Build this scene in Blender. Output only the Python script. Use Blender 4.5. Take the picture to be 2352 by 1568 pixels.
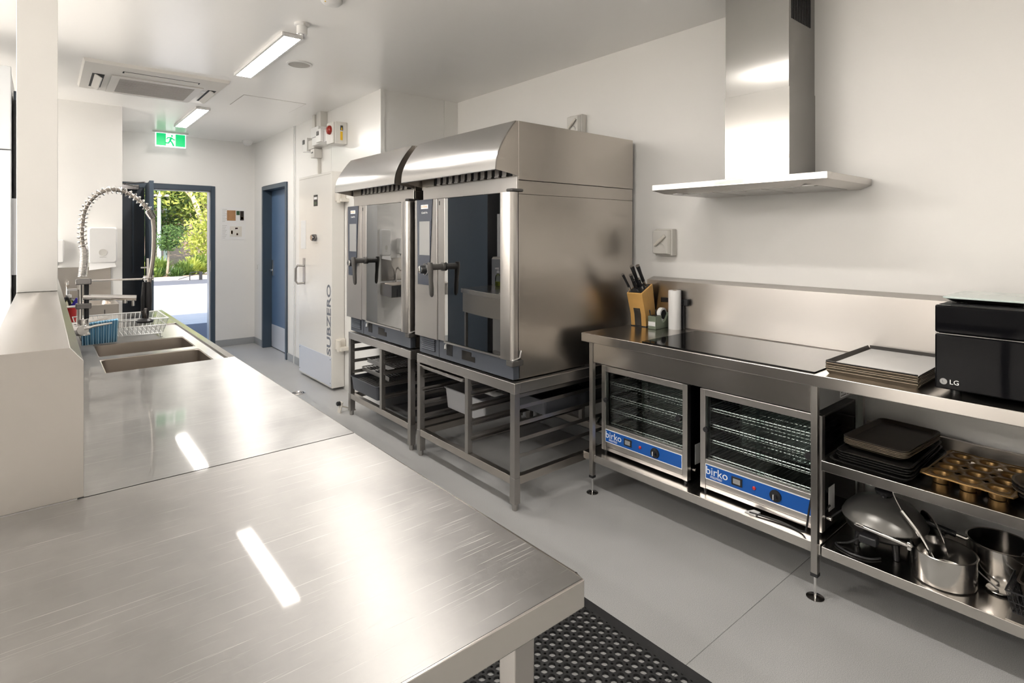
import bpy, bmesh, math, random
from mathutils import Vector, Matrix
random.seed(7)
SC = bpy.context.scene
for o in list(bpy.data.objects): bpy.data.objects.remove(o)
COL = SC.collection
R = math.radians
# ---------------------------------------------------------------- camera
cam_d = bpy.data.cameras.new('camera'); cam = bpy.data.objects.new('camera', cam_d); COL.objects.link(cam)
cam.location = (0, 0, 1.45); cam.rotation_euler = (R(90), 0, -0.69687)
cam_d.sensor_fit = 'HORIZONTAL'; cam_d.sensor_width = 36; cam_d.lens = 1283.1 * 36 / 2352
cam_d.shift_y = -(784 - 539.8) / 2352; cam_d.clip_start = 0.03; cam_d.clip_end = 500
SC.camera = cam
# ---------------------------------------------------------------- sky, sun, exposure
w = bpy.data.worlds.new('world'); SC.world = w; w.use_nodes = True
nt = w.node_tree; nt.nodes.clear()
wo = nt.nodes.new('ShaderNodeOutputWorld'); wb = nt.nodes.new('ShaderNodeBackground')
sk = nt.nodes.new('ShaderNodeTexSky'); sk.sky_type = 'NISHITA'; sk.sun_disc = False
sk.sun_elevation = R(43); sk.sun_rotation = R(200); sk.air_density = 1.0; sk.dust_density = 2.0
nt.links.new(sk.outputs[0], wb.inputs[0]); nt.links.new(wb.outputs[0], wo.inputs[0])
wb.inputs[1].default_value = 0.20
sd = bpy.data.lights.new('sun', 'SUN'); sun = bpy.data.objects.new('sun', sd); COL.objects.link(sun)
sd.energy = 2.3; sd.angle = R(0.6); sd.color = (1.0, 0.93, 0.80); sun.location = (0, -10, 20)
sun.rotation_euler = Vector((0.16, 0.72, -0.69)).to_track_quat('-Z', 'Y').to_euler()
VS = SC.view_settings
SC.display_settings.display_device = 'sRGB'
VS.view_transform = 'Standard'; VS.look = 'None'; VS.exposure = 1.5; VS.gamma = 1.0; VS.use_curve_mapping = False
SC.cycles.use_denoising = True
SC.cycles.max_bounces = 8; SC.cycles.diffuse_bounces = 6; SC.cycles.glossy_bounces = 3; SC.cycles.adaptive_threshold = 0.07; SC.cycles.adaptive_min_samples = 20
SC.cycles.transparent_max_bounces = 10; SC.cycles.transmission_bounces = 4
SC.cycles.sample_clamp_indirect = 8.0; SC.cycles.caustics_reflective = False; SC.cycles.caustics_refractive = False
LAMP = 21.0            # radiance of the diffusers of the lights over the kitchen aisle
LAMP_FILL = 64.0         # stronger fill lights added over the unseen servery room
LAMP_COL = (1.0, 0.955, 0.90)
# ---------------------------------------------------------------- helpers
ORG = {}
class MB:
    def __init__(s): s.v = []; s.f = []
    def add(s, vs, fs):
        b = len(s.v); s.v += [tuple(p) for p in vs]; s.f += [tuple(b + i for i in f) for f in fs]; return s
    def box(s, x0, x1, y0, y1, z0, z1):
        return s.add([(x, y, z) for z in (z0, z1) for y in (y0, y1) for x in (x0, x1)],
                     [(0, 2, 3, 1), (4, 5, 7, 6), (0, 1, 5, 4), (2, 6, 7, 3), (0, 4, 6, 2), (1, 3, 7, 5)])
    def prism(s, poly, vec):
        n = len(poly); v = Vector(vec); a = [Vector(p) for p in poly]
        s.add(a + [p + v for p in a], [tuple(range(n)), tuple(range(2 * n - 1, n - 1, -1))] +
              [(i, (i + 1) % n, n + (i + 1) % n, n + i) for i in range(n)]); return s
    def cyl(s, p0, p1, r0, r1=None, n=16):
        r1 = r0 if r1 is None else r1
        p0 = Vector(p0); p1 = Vector(p1); d = (p1 - p0).normalized()
        u = d.orthogonal().normalized(); v = d.cross(u)
        ring = lambda c, r: [c + (u * math.cos(2 * math.pi * i / n) + v * math.sin(2 * math.pi * i / n)) * r for i in range(n)]
        s.add(ring(p0, r0) + ring(p1, r1), [tuple(range(n - 1, -1, -1)), tuple(range(n, 2 * n))] +
              [(i, (i + 1) % n, n + (i + 1) % n, n + i) for i in range(n)]); return s
    def tube(s, pts, r, n=8, closed=False):
        P = [Vector(p) for p in pts]; m = len(P); rr = r if isinstance(r, (list, tuple)) else [r] * m
        T = []
        for i in range(m):
            a = P[(i - 1) % m] if (closed or i > 0) else P[i]; b = P[(i + 1) % m] if (closed or i < m - 1) else P[i]
            T.append((b - a).normalized())
        u = T[0].orthogonal().normalized(); vs = []
        for i in range(m):
            u = (u - T[i] * u.dot(T[i])); u = u.normalized() if u.length > 1e-6 else T[i].orthogonal().normalized()
            w_ = T[i].cross(u)
            vs += [P[i] + (u * math.cos(2 * math.pi * k / n) + w_ * math.sin(2 * math.pi * k / n)) * rr[i] for k in range(n)]
        fs = []
        for i in range(m if closed else m - 1):
            j = (i + 1) % m
            fs += [(i * n + k, i * n + (k + 1) % n, j * n + (k + 1) % n, j * n + k) for k in range(n)]
        if not closed: fs += [tuple(range(n - 1, -1, -1)), tuple(range((m - 1) * n, m * n))]
        return s.add(vs, fs)
    def lathe(s, prof, c=(0, 0, 0), n=28, axis='z'):
        c = Vector(c); vs = []; m = len(prof)
        for r, h in prof:
            for k in range(n):
                a = 2 * math.pi * k / n; p = (r * math.cos(a), r * math.sin(a), h)
                if axis == 'x': p = (p[2], p[0], p[1])
                if axis == 'y': p = (p[0], p[2], p[1])
                vs.append(c + Vector(p))
        fs = [(i * n + k, i * n + (k + 1) % n, (i + 1) * n + (k + 1) % n, (i + 1) * n + k) for i in range(m - 1) for k in range(n)]
        if prof[0][0] > 1e-6: fs.append(tuple(range(n - 1, -1, -1)))
        if prof[-1][0] > 1e-6: fs.append(tuple(range((m - 1) * n, m * n)))
        return s.add(vs, fs)
    def loft(s, loops, cap0=True, cap1=True):
        n = len(loops[0]); vs = [p for l in loops for p in l]
        fs = [(i * n + k, i * n + (k + 1) % n, (i + 1) * n + (k + 1) % n, (i + 1) * n + k) for i in range(len(loops) - 1) for k in range(n)]
        if cap0: fs.append(tuple(range(n - 1, -1, -1)))
        if cap1: fs.append(tuple(range((len(loops) - 1) * n, len(loops) * n)))
        return s.add(vs, fs)
    def mesh(s, name, mat, off=(0, 0, 0), smooth=True, fix=True):
        me = bpy.data.meshes.new(name); o = Vector(off)
        me.from_pydata([tuple(Vector(p) - o) for p in s.v], [], s.f)
        if fix:
            bm = bmesh.new(); bm.from_mesh(me); bmesh.ops.remove_doubles(bm, verts=bm.verts, dist=1e-6)
            bmesh.ops.recalc_face_normals(bm, faces=bm.faces); bm.to_mesh(me); bm.free()
        me.materials.append(MAT[mat])
        if smooth:
            me.polygons.foreach_set('use_smooth', [True] * len(me.polygons)); me.set_sharp_from_angle(angle=R(38))
        me.update(); return me
    def build(s, name, mat, parent=None, bevel=0, label=None, kind=None, smooth=True, fix=True, seg=2):
        """a part (mesh coordinates are the world's, or the parent's own when that was made local)"""
        off = ORG.get(parent.name, (0, 0, 0)) if parent else (0, 0, 0)
        o = bpy.data.objects.new(name, s.mesh(name, mat, off, smooth, fix)); COL.objects.link(o)
        if parent: o.parent = parent; ORG[o.name] = off
        if label: o['label'] = label
        if kind: o['kind'] = kind
        if bevel: bev(o, bevel, seg)
        return o
    def thing(s, name, mat, label, cat, base=None, group=None, bevel=0, kind=None, smooth=True, fix=True, rotz=0, seg=2):
        """a thing that is one mesh; base = its foot in the world"""
        if base is None:
            xs = [p[0] for p in s.v]; ys = [p[1] for p in s.v]; zs = [p[2] for p in s.v]
            base = ((min(xs) + max(xs)) / 2, (min(ys) + max(ys)) / 2, min(zs))
        o = bpy.data.objects.new(name, s.mesh(name, mat, base, smooth, fix)); COL.objects.link(o)
        o.location = base; ORG[o.name] = base
        tag(o, label, cat, group, kind)
        if bevel: bev(o, bevel, seg)
        return o
def bev(o, wd, seg=2):
    m = o.modifiers.new('bevel', 'BEVEL'); m.width = wd; m.segments = seg; m.limit_method = 'ANGLE'; m.angle_limit = R(40); m.harden_normals = True
def tag(o, label=None, cat=None, group=None, kind=None):
    if label: o['label'] = label
    if cat: o['category'] = cat
    if group: o['group'] = group
    if kind: o['kind'] = kind
    return o
def T(name, label, cat, loc=(0, 0, 0), rotz=0, group=None, local=False, kind=None):
    o = bpy.data.objects.new(name, None); COL.objects.link(o); o.location = loc; o.rotation_euler = (0, 0, rotz)
    o.empty_display_size = 0.05; ORG[o.name] = (0, 0, 0) if local else tuple(loc)
    return tag(o, label, cat, group, kind)
def dup(root, shift=(0, 0, 0), label=None, group=None, rotz=None):
    r = root.copy(); COL.objects.link(r); r.location = Vector(root.location) + Vector(shift)
    if rotz is not None: r.rotation_euler = (0, 0, rotz)
    if label: r['label'] = label
    if group: r['group'] = group
    for ch in [c for c in root.children]:
        c = ch.copy(); COL.objects.link(c); c.parent = r
        for g in ch.children:
            d = g.copy(); COL.objects.link(d); d.parent = c
    return r
def struct(name, mb, mat, bevel=0, parent=None, label=None):
    o = mb.build(name, mat, parent, bevel=bevel)
    if parent is None: o['kind'] = 'structure'
    if label: o['label'] = label
    return o
def B(*a): return MB().box(*a)
def text(name, body, size, pos, right, up, mat, parent, depth=0.0006, align='CENTER', sx=1.0, label=None, bold=0.0):
    cu = bpy.data.curves.new('t', 'FONT'); cu.body = body; cu.size = size; cu.extrude = depth; cu.align_x = align; cu.align_y = 'CENTER'
    cu.resolution_u = 3; cu.offset = bold
    tmp = bpy.data.objects.new('t', cu); COL.objects.link(tmp)
    me = bpy.data.meshes.new_from_object(tmp)
    bpy.data.objects.remove(tmp); bpy.data.curves.remove(cu)
    r = Vector(right) * sx; u = Vector(up); n = Vector(right).cross(u)
    off = Vector(ORG.get(parent.name, (0, 0, 0))) if parent else Vector((0, 0, 0))
    for v in me.vertices: v.co = Vector(pos) - off + r * v.co.x + u * v.co.y + n * v.co.z
    me.name = name; me.materials.clear(); me.materials.append(MAT[mat])
    o = bpy.data.objects.new(name, me); COL.objects.link(o); o.parent = parent
    if parent: ORG[o.name] = tuple(off)
    if label: o['label'] = label
    return o
FX = ((0, -1, 0), (0, 0, 1))        # lettering on a face that looks towards -X
FY = ((1, 0, 0), (0, 0, 1))         # lettering on a face that looks towards -Y
def rrect(x0, x1, y0, y1, z, r, k=4):
    out = []
    for cx, cy, a0 in ((x1 - r, y1 - r, 0), (x0 + r, y1 - r, 90), (x0 + r, y0 + r, 180), (x1 - r, y0 + r, 270)):
        for i in range(k + 1):
            a = R(a0 + 90 * i / k); out.append((cx + r * math.cos(a), cy + r * math.sin(a), z))
    return out
def rect_as(x0, x1, y0, y1, z, k=4):
    return [p for c in ((x1, y1), (x0, y1), (x0, y0), (x1, y0)) for p in [(c[0], c[1], z)] * (k + 1)]
# ---------------------------------------------------------------- materials (procedural)
MAT = {}
def newmat(name):
    m = bpy.data.materials.new(name); m.use_nodes = True; MAT[name] = m
    n = m.node_tree; return m, n, n.nodes['Principled BSDF']
def mat(name, col, rough=0.5, metal=0.0, spec=0.5, coat=0.0, emit=None, estr=0.0, alpha=None, noise=None, bump=0.0, bscale=200):
    m, n, p = newmat(name)
    p.inputs['Base Color'].default_value = (*col, 1); p.inputs['Roughness'].default_value = rough; p.inputs['Metallic'].default_value = metal
    p.inputs['Specular IOR Level'].default_value = spec; p.inputs['Coat Weight'].default_value = coat
    if emit: p.inputs['Emission Color'].default_value = (*emit, 1); p.inputs['Emission Strength'].default_value = estr
    if noise or bump:
        tc = n.nodes.new('ShaderNodeTexCoord'); nz = n.nodes.new('ShaderNodeTexNoise'); nz.inputs['Scale'].default_value = noise[0] if noise else bscale
        nz.inputs['Detail'].default_value = 4; n.links.new(tc.outputs['Object'], nz.inputs['Vector'])
        if noise:
            rp = n.nodes.new('ShaderNodeMix'); rp.data_type = 'RGBA'
            rp.inputs[6].default_value = (*[c * (1 - noise[1]) for c in col], 1); rp.inputs[7].default_value = (*[min(1, c * (1 + noise[1])) for c in col], 1)
            n.links.new(nz.outputs['Fac'], rp.inputs[0]); n.links.new(rp.outputs[2], p.inputs['Base Color'])
        if bump:
            b = n.nodes.new('ShaderNodeBump'); b.inputs['Strength'].default_value = bump; b.inputs['Distance'].default_value = 0.002
            n.links.new(nz.outputs['Fac'], b.inputs['Height']); n.links.new(b.outputs[0], p.inputs['Normal'])
    return m
def steel(name, col=(0.60, 0.575, 0.55), rough=(0.22, 0.36), brush=(6, 6, 260), bump=0.008, patch=0.06, aniso=0.0):
    """brushed stainless: stretched grain in roughness and relief, broad handling patches in tone"""
    m, n, p = newmat(name); L = n.links
    p.inputs['Metallic'].default_value = 1.0
    tc = n.nodes.new('ShaderNodeTexCoord'); mp = n.nodes.new('ShaderNodeMapping'); mp.inputs['Scale'].default_value = [min(k, 70.0) for k in brush]
    L.new(tc.outputs['Object'], mp.inputs['Vector'])
    g = n.nodes.new('ShaderNodeTexNoise'); g.inputs['Scale'].default_value = 1.0; g.inputs['Detail'].default_value = 3; L.new(mp.outputs[0], g.inputs['Vector'])
    c = n.nodes.new('ShaderNodeTexNoise'); c.inputs['Scale'].default_value = 2.2; c.inputs['Detail'].default_value = 1.0; L.new(tc.outputs['Object'], c.inputs['Vector'])
    mx = n.nodes.new('ShaderNodeMix'); mx.data_type = 'FLOAT'; mx.inputs[0].default_value = 0.9
    L.new(g.outputs['Fac'], mx.inputs[2]); L.new(c.outputs['Fac'], mx.inputs[3])
    mr = n.nodes.new('ShaderNodeMapRange'); mr.inputs[1].default_value = 0.3; mr.inputs[2].default_value = 0.7
    mr.inputs[3].default_value = rough[0]; mr.inputs[4].default_value = rough[1]
    L.new(mx.outputs[0], mr.inputs[0]); L.new(mr.outputs[0], p.inputs['Roughness'])
    cm = n.nodes.new('ShaderNodeMix'); cm.data_type = 'RGBA'
    cm.inputs[6].default_value = (*[k * (1 - patch) for k in col], 1); cm.inputs[7].default_value = (*[min(1, k * (1 + patch)) for k in col], 1)
    L.new(mx.outputs[0], cm.inputs[0]); L.new(cm.outputs[2], p.inputs['Base Color'])
    if aniso:
        p.inputs['Anisotropic'].default_value = abs(aniso); p.inputs['Anisotropic Rotation'].default_value = 0.0 if aniso > 0 else 0.25
        tg = n.nodes.new('ShaderNodeTangent'); tg.direction_type = 'RADIAL'; tg.axis = 'Z'; L.new(tg.outputs[0], p.inputs['Tangent'])
    return m
def worn_steel(name, col, lo, hi, sharp, scr, strokes=2, aniso=0.9):
    """worktop steel: a polished and a matt lobe mixed by wear clouds, with long fine scratches"""
    m, n, p = newmat(name); L = n.links; out = n.nodes['Material Output']
    p.inputs['Metallic'].default_value = 1.0; p.inputs['Base Color'].default_value = (*col, 1)
    q = n.nodes.new('ShaderNodeBsdfPrincipled'); q.inputs['Metallic'].default_value = 1.0; q.inputs['Base Color'].default_value = (*col, 1)
    q.inputs['Roughness'].default_value = 0.045
    tv = n.nodes.new('ShaderNodeCombineXYZ'); tv.inputs[1].default_value = 1.0
    L.new(tv.outputs[0], p.inputs['Tangent']); p.inputs['Anisotropic'].default_value = aniso
    tc = n.nodes.new('ShaderNodeTexCoord')
    c = n.nodes.new('ShaderNodeTexNoise'); c.inputs['Scale'].default_value = 4.0; c.inputs['Detail'].default_value = 7; c.inputs['Roughness'].default_value = 0.65
    L.new(tc.outputs['Object'], c.inputs['Vector'])
    hs = None
    for rot, sc, th in ((14, (5, 330, 1), 0.665), (-24, (4, 280, 1), 0.69), (50, (4, 260, 1), 0.70))[:strokes + 1]:
        mp = n.nodes.new('ShaderNodeMapping'); mp.inputs['Rotation'].default_value = (0, 0, R(rot)); mp.inputs['Scale'].default_value = sc
        L.new(tc.outputs['Object'], mp.inputs['Vector'])
        g = n.nodes.new('ShaderNodeTexNoise'); g.inputs['Scale'].default_value = 1; g.inputs['Detail'].default_value = 2; L.new(mp.outputs[0], g.inputs['Vector'])
        r_ = n.nodes.new('ShaderNodeMapRange'); r_.inputs[1].default_value = th; r_.inputs[2].default_value = th + 0.04; L.new(g.outputs['Fac'], r_.inputs[0])
        if hs is None: hs = r_.outputs[0]
        else:
            a = n.nodes.new('ShaderNodeMath'); a.operation = 'MAXIMUM'; L.new(hs, a.inputs[0]); L.new(r_.outputs[0], a.inputs[1]); hs = a.outputs[0]
    mr = n.nodes.new('ShaderNodeMapRange'); mr.inputs[1].default_value = 0.32; mr.inputs[2].default_value = 0.68; mr.inputs[3].default_value = lo; mr.inputs[4].default_value = hi
    L.new(c.outputs['Fac'], mr.inputs[0])
    rs = n.nodes.new('ShaderNodeMath'); rs.operation = 'MULTIPLY_ADD'; L.new(hs, rs.inputs[0]); rs.inputs[1].default_value = scr; L.new(mr.outputs[0], rs.inputs[2])
    L.new(rs.outputs[0], p.inputs['Roughness'])
    cl = n.nodes.new('ShaderNodeMapRange'); cl.inputs[1].default_value = 0.3; cl.inputs[2].default_value = 0.7; cl.inputs[3].default_value = 0.84; cl.inputs[4].default_value = 1.10; L.new(c.outputs['Fac'], cl.inputs[0])
    sc2 = n.nodes.new('ShaderNodeMath'); sc2.operation = 'MULTIPLY_ADD'; L.new(hs, sc2.inputs[0]); sc2.inputs[1].default_value = 0.45; L.new(cl.outputs[0], sc2.inputs[2])
    vm = n.nodes.new('ShaderNodeVectorMath'); vm.operation = 'SCALE'; vm.inputs[0].default_value = col; L.new(sc2.outputs[0], vm.inputs['Scale']); L.new(vm.outputs[0], p.inputs['Base Color'])
    b = n.nodes.new('ShaderNodeBump'); b.inputs['Strength'].default_value = 0.25; b.inputs['Distance'].default_value = 0.0008; b.invert = True
    L.new(hs, b.inputs['Height']); L.new(b.outputs[0], p.inputs['Normal'])
    mix = n.nodes.new('ShaderNodeMixShader')
    f = n.nodes.new('ShaderNodeMapRange'); f.inputs[1].default_value = 0.3; f.inputs[2].default_value = 0.7; f.inputs[3].default_value = sharp * 1.12; f.inputs[4].default_value = sharp * 0.88
    L.new(c.outputs['Fac'], f.inputs[0]); L.new(f.outputs[0], mix.inputs[0])
    L.new(p.outputs[0], mix.inputs[1]); L.new(q.outputs[0], mix.inputs[2]); L.new(mix.outputs[0], out.inputs['Surface'])
    return m
def glass(name, tint=(0.9, 0.95, 0.93), gloss=1.0, ior=1.5):
    """thin pane: clear body with a Fresnel mirror on top"""
    m, n, p = newmat(name); L = n.links; out = n.nodes['Material Output']; n.nodes.remove(p)
    t = n.nodes.new('ShaderNodeBsdfTransparent'); t.inputs[0].default_value = (*tint, 1)
    g = n.nodes.new('ShaderNodeBsdfGlossy'); g.inputs['Roughness'].default_value = 0.01; g.inputs[0].default_value = (gloss, gloss, gloss, 1)
    f = n.nodes.new('ShaderNodeFresnel'); f.inputs[0].default_value = ior
    mx = n.nodes.new('ShaderNodeMixShader'); L.new(f.outputs[0], mx.inputs[0]); L.new(t.outputs[0], mx.inputs[1]); L.new(g.outputs[0], mx.inputs[2])
    L.new(mx.outputs[0], out.inputs['Surface']); return m
def emis(name, col, s):
    m, n, p = newmat(name); p.inputs['Base Color'].default_value = (*col, 1); p.inputs['Emission Color'].default_value = (*col, 1); p.inputs['Emission Strength'].default_value = s
    p.inputs['Roughness'].default_value = 0.4; return m
# rooms
mat('wall_paint', (0.845, 0.83, 0.805), 0.42, spec=0.35, bump=0.02, bscale=60)
mat('ceiling_panel', (0.95, 0.935, 0.915), 0.24, spec=0.45, bump=0.015, bscale=3)
mat('cool_panel', (0.845, 0.835, 0.81), 0.26, spec=0.45)
mat('seam', (0.42, 0.40, 0.37), 0.6)
mat('skirting', (0.36, 0.37, 0.38), 0.45)
def floor_mat():
    m, n, p = newmat('vinyl'); L = n.links; p.inputs['Roughness'].default_value = 0.42; p.inputs['Specular IOR Level'].default_value = 0.35
    tc = n.nodes.new('ShaderNodeTexCoord'); a = n.nodes.new('ShaderNodeTexNoise'); a.inputs['Scale'].default_value = 420; a.inputs['Detail'].default_value = 2
    c = n.nodes.new('ShaderNodeTexNoise'); c.inputs['Scale'].default_value = 2.2; c.inputs['Detail'].default_value = 5
    L.new(tc.outputs['Object'], a.inputs['Vector']); L.new(tc.outputs['Object'], c.inputs['Vector'])
    r1 = n.nodes.new('ShaderNodeValToRGB'); e = r1.color_ramp.elements
    e[0].position = 0.36; e[0].color = (0.37, 0.37, 0.368, 1); e[1].position = 0.64; e[1].color = (0.57, 0.568, 0.56, 1); L.new(a.outputs['Fac'], r1.inputs[0])
    mx = n.nodes.new('ShaderNodeMix'); mx.data_type = 'RGBA'; mx.blend_type = 'MULTIPLY'; mx.inputs[0].default_value = 1.0
    r2 = n.nodes.new('ShaderNodeValToRGB'); e = r2.color_ramp.elements; e[0].position = 0.3; e[0].color = (0.90, 0.90, 0.90, 1); e[1].position = 0.7; e[1].color = (1, 1, 1, 1)
    L.new(c.outputs['Fac'], r2.inputs[0]); L.new(r1.outputs[0], mx.inputs[6]); L.new(r2.outputs[0], mx.inputs[7]); L.new(mx.outputs[2], p.inputs['Base Color'])
floor_mat()
mat('bounce_floor', (0.80, 0.79, 0.77), 0.5)  # pale surface added out of view to bounce light
mat('weld', (0.27, 0.27, 0.265), 0.5)
mat('frame_blue', (0.050, 0.075, 0.105), 0.35, noise=(6, 0.08))
mat('door_blue', (0.10, 0.17, 0.29), 0.30, noise=(5, 0.06))
mat('navy_cabinet', (0.085, 0.112, 0.145), 0.35)
mat('door_shaded', (0.030, 0.040, 0.055), 0.35)  # darker blue, the fixed leaf's shade put into its colour
# metals
steel('steel', rough=(0.29, 0.36), brush=(6, 6, 300))
steel('steel_side', (0.56, 0.52, 0.475), rough=(0.287, 0.32), brush=(3, 3, 300), bump=0.0, patch=0.03)
steel('steel_bench', (0.58, 0.55, 0.52), rough=(0.17, 0.258), brush=(260, 5, 260), bump=0.005)
steel('steel_splash', (0.50, 0.475, 0.45), rough=(0.287, 0.325), brush=(5, 5, 320), bump=0.0, patch=0.05, aniso=-0.7)
steel('steel_hood', (0.66, 0.645, 0.63), rough=(0.215, 0.26), brush=(300, 3, 300), bump=0.005, patch=0.04)
steel('steel_chimney', (0.34, 0.33, 0.318), rough=(0.17, 0.21), brush=(4, 4, 380), bump=0.0, patch=0.03, aniso=0.85)
steel('steel_leg', (0.43, 0.41, 0.39), rough=(0.29, 0.38), brush=(250, 250, 6))
steel('steel_bowl', (0.50, 0.45, 0.40), rough=(0.29, 0.38), brush=(8, 200, 60))
steel('pan_steel', (0.62, 0.60, 0.575), rough=(0.14, 0.25), brush=(40, 40, 300))
worn_steel('table_steel', (0.42, 0.41, 0.40), 0.42, 0.54, 0.06, 0.10, aniso=0.9)
worn_steel('sink_steel', (0.42, 0.415, 0.408), 0.34, 0.42, 0.20, 0.12, aniso=0.9)
mat('chrome', (0.72, 0.71, 0.70), 0.06, 1.0)
mat('dark_chrome', (0.25, 0.24, 0.24), 0.12, 1.0)
mat('wire', (0.46, 0.45, 0.44), 0.34, 1.0)
mat('wire_white', (0.75, 0.76, 0.75), 0.3, 0.2)
mat('gap', (0.01, 0.01, 0.011), 0.6)
mat('dark_metal', (0.06, 0.055, 0.05), 0.4, 0.8)
# plastics and others
mat('black_plastic', (0.018, 0.018, 0.02), 0.38)
mat('black_gloss', (0.004, 0.004, 0.005), 0.05, spec=0.12)
mat('handle_grey', (0.085, 0.08, 0.075), 0.42)
mat('base_grey', (0.085, 0.095, 0.115), 0.36)
mat('panel_navy', (0.060, 0.070, 0.095), 0.14)
mat('screen_grey', (0.33, 0.33, 0.325), 0.10)
mat('white_plastic', (0.80, 0.79, 0.775), 0.30)
mat('cream', (0.74, 0.70, 0.63), 0.40)
mat('isolator', (0.66, 0.64, 0.60), 0.42)
mat('door_enamel', (0.77, 0.75, 0.71), 0.22, spec=0.5)
mat('kick_plate', (0.72, 0.74, 0.80), 0.30, 0.35)
mat('letter_grey', (0.18, 0.19, 0.22), 0.5)
mat('letter_white', (0.90, 0.90, 0.90), 0.4)
mat('letter_black', (0.02, 0.02, 0.02), 0.4)
mat('brand_blue', (0.008, 0.095, 0.40), 0.30)
mat('red', (0.55, 0.03, 0.03), 0.35)
mat('lamp_red', (0.35, 0.03, 0.02), 0.10)
mat('orange', (0.85, 0.32, 0.10), 0.4)
mat('yellow', (0.80, 0.50, 0.02), 0.45)
mat('green_sticker', (0.04, 0.10, 0.04), 0.3)
mat('blue_bristle', (0.07, 0.05, 0.55), 0.5)
mat('rubber', (0.022, 0.022, 0.023), 0.55, bump=0.15, bscale=300)
mat('wood', (0.78, 0.45, 0.14), 0.38, noise=(14, 0.12))
mat('wood_dark', (0.42, 0.22, 0.10), 0.5, noise=(20, 0.15))
mat('paper', (0.84, 0.83, 0.82), 0.8, bump=0.15, bscale=240)
mat('baking_paper', (0.93, 0.91, 0.89), 0.55)
mat('tape_green', (0.20, 0.235, 0.17), 0.35)
mat('tray_dark', (0.05, 0.045, 0.041), 0.42, 0.5, noise=(20, 0.2))
mat('tray_edge', (0.20, 0.165, 0.12), 0.42, 0.7, noise=(30, 0.2))
mat('tray_black', (0.016, 0.015, 0.014), 0.33, 0.2)
mat('tray_brown', (0.045, 0.036, 0.028), 0.40, 0.4, noise=(12, 0.35))
mat('tray_bronze', (0.24, 0.145, 0.055), 0.36, 0.8, noise=(16, 0.45))
mat('gn_dark', (0.10, 0.105, 0.12), 0.38, 0.6)
mat('gn_plastic', (0.36, 0.36, 0.37), 0.35)
mat('lid_grey', (0.20, 0.195, 0.185), 0.30, 0.6)
mat('cloth_blue', (0.16, 0.42, 0.66), 0.9, bump=0.3, bscale=160)
mat('cloth_stripe', (0.42, 0.68, 0.85), 0.9)
mat('cloth_white', (0.75, 0.75, 0.76), 0.9)
mat('fridge_white', (0.66, 0.675, 0.69), 0.28)
mat('scale_glass', (0.55, 0.64, 0.61), 0.06, spec=0.6)
mat('cooktop_glass', (0.010, 0.0095, 0.0095), 0.07, spec=0.10)
mat('cavity', (0.045, 0.055, 0.070), 0.35, 0.3)
mat('soap', (0.55, 0.62, 0.10), 0.25)
mat('hose', (0.34, 0.31, 0.28), 0.30, 0.9)
mat('speaker_mesh', (0.50, 0.48, 0.45), 0.7)
mat('ac_white', (0.74, 0.71, 0.67), 0.42)
mat('ac_grille', (0.50, 0.475, 0.445), 0.7)
glass('oven_glass', (0.30, 0.34, 0.38), 0.95, 4.4)
glass('clear_glass', (0.86, 0.90, 0.89), 0.85, 1.35)
glass('bottle_clear', (0.85, 0.88, 0.80), 0.9, 1.4)
emis('lamp', LAMP_COL, LAMP); emis('lamp_fill', LAMP_COL, LAMP_FILL)
emis('exit_green', (0.0, 0.42, 0.13), 0.42)
emis('exit_white', (0.95, 1.0, 0.97), 0.5)
# outdoors
mat('asphalt', (0.13, 0.13, 0.14), 0.9, noise=(60, 0.25))
mat('asphalt_dark', (0.085, 0.085, 0.10), 0.9, noise=(60, 0.25))
mat('concrete', (0.50, 0.475, 0.435), 0.85, noise=(8, 0.10))
mat('soil', (0.34, 0.24, 0.15), 0.95, noise=(5, 0.3))
mat('grass', (0.16, 0.24, 0.06), 0.95, noise=(3, 0.4))
mat('bark', (0.34, 0.27, 0.20), 0.9, noise=(10, 0.3))
mat('bark_pale', (0.58, 0.50, 0.40), 0.8, noise=(8, 0.25))
mat('fence_wood', (0.30, 0.29, 0.28), 0.9, noise=(12, 0.2))
mat('pole_paint', (0.45, 0.58, 0.55), 0.7)
def leaf(name, a, b):
    m, n, p = newmat(name); L = n.links; p.inputs['Roughness'].default_value = 0.55
    g = n.nodes.new('ShaderNodeNewGeometry'); mx = n.nodes.new('ShaderNodeMix'); mx.data_type = 'RGBA'
    mx.inputs[6].default_value = (*a, 1); mx.inputs[7].default_value = (*b, 1); L.new(g.outputs['Random Per Island'], mx.inputs[0]); L.new(mx.outputs[2], p.inputs['Base Color'])
    t = n.nodes.new('ShaderNodeBsdfTranslucent'); L.new(mx.outputs[2], t.inputs[0]); ms = n.nodes.new('ShaderNodeMixShader'); ms.inputs[0].default_value = 0.35
    L.new(p.outputs[0], ms.inputs[1]); L.new(t.outputs[0], ms.inputs[2]); L.new(ms.outputs[0], n.nodes['Material Output'].inputs['Surface'])
leaf('leaf_dark', (0.05, 0.10, 0.025), (0.13, 0.22, 0.05)); leaf('leaf_mid', (0.12, 0.20, 0.04), (0.30, 0.38, 0.08)); leaf('leaf_lime', (0.32, 0.40, 0.07), (0.62, 0.62, 0.14))
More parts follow.
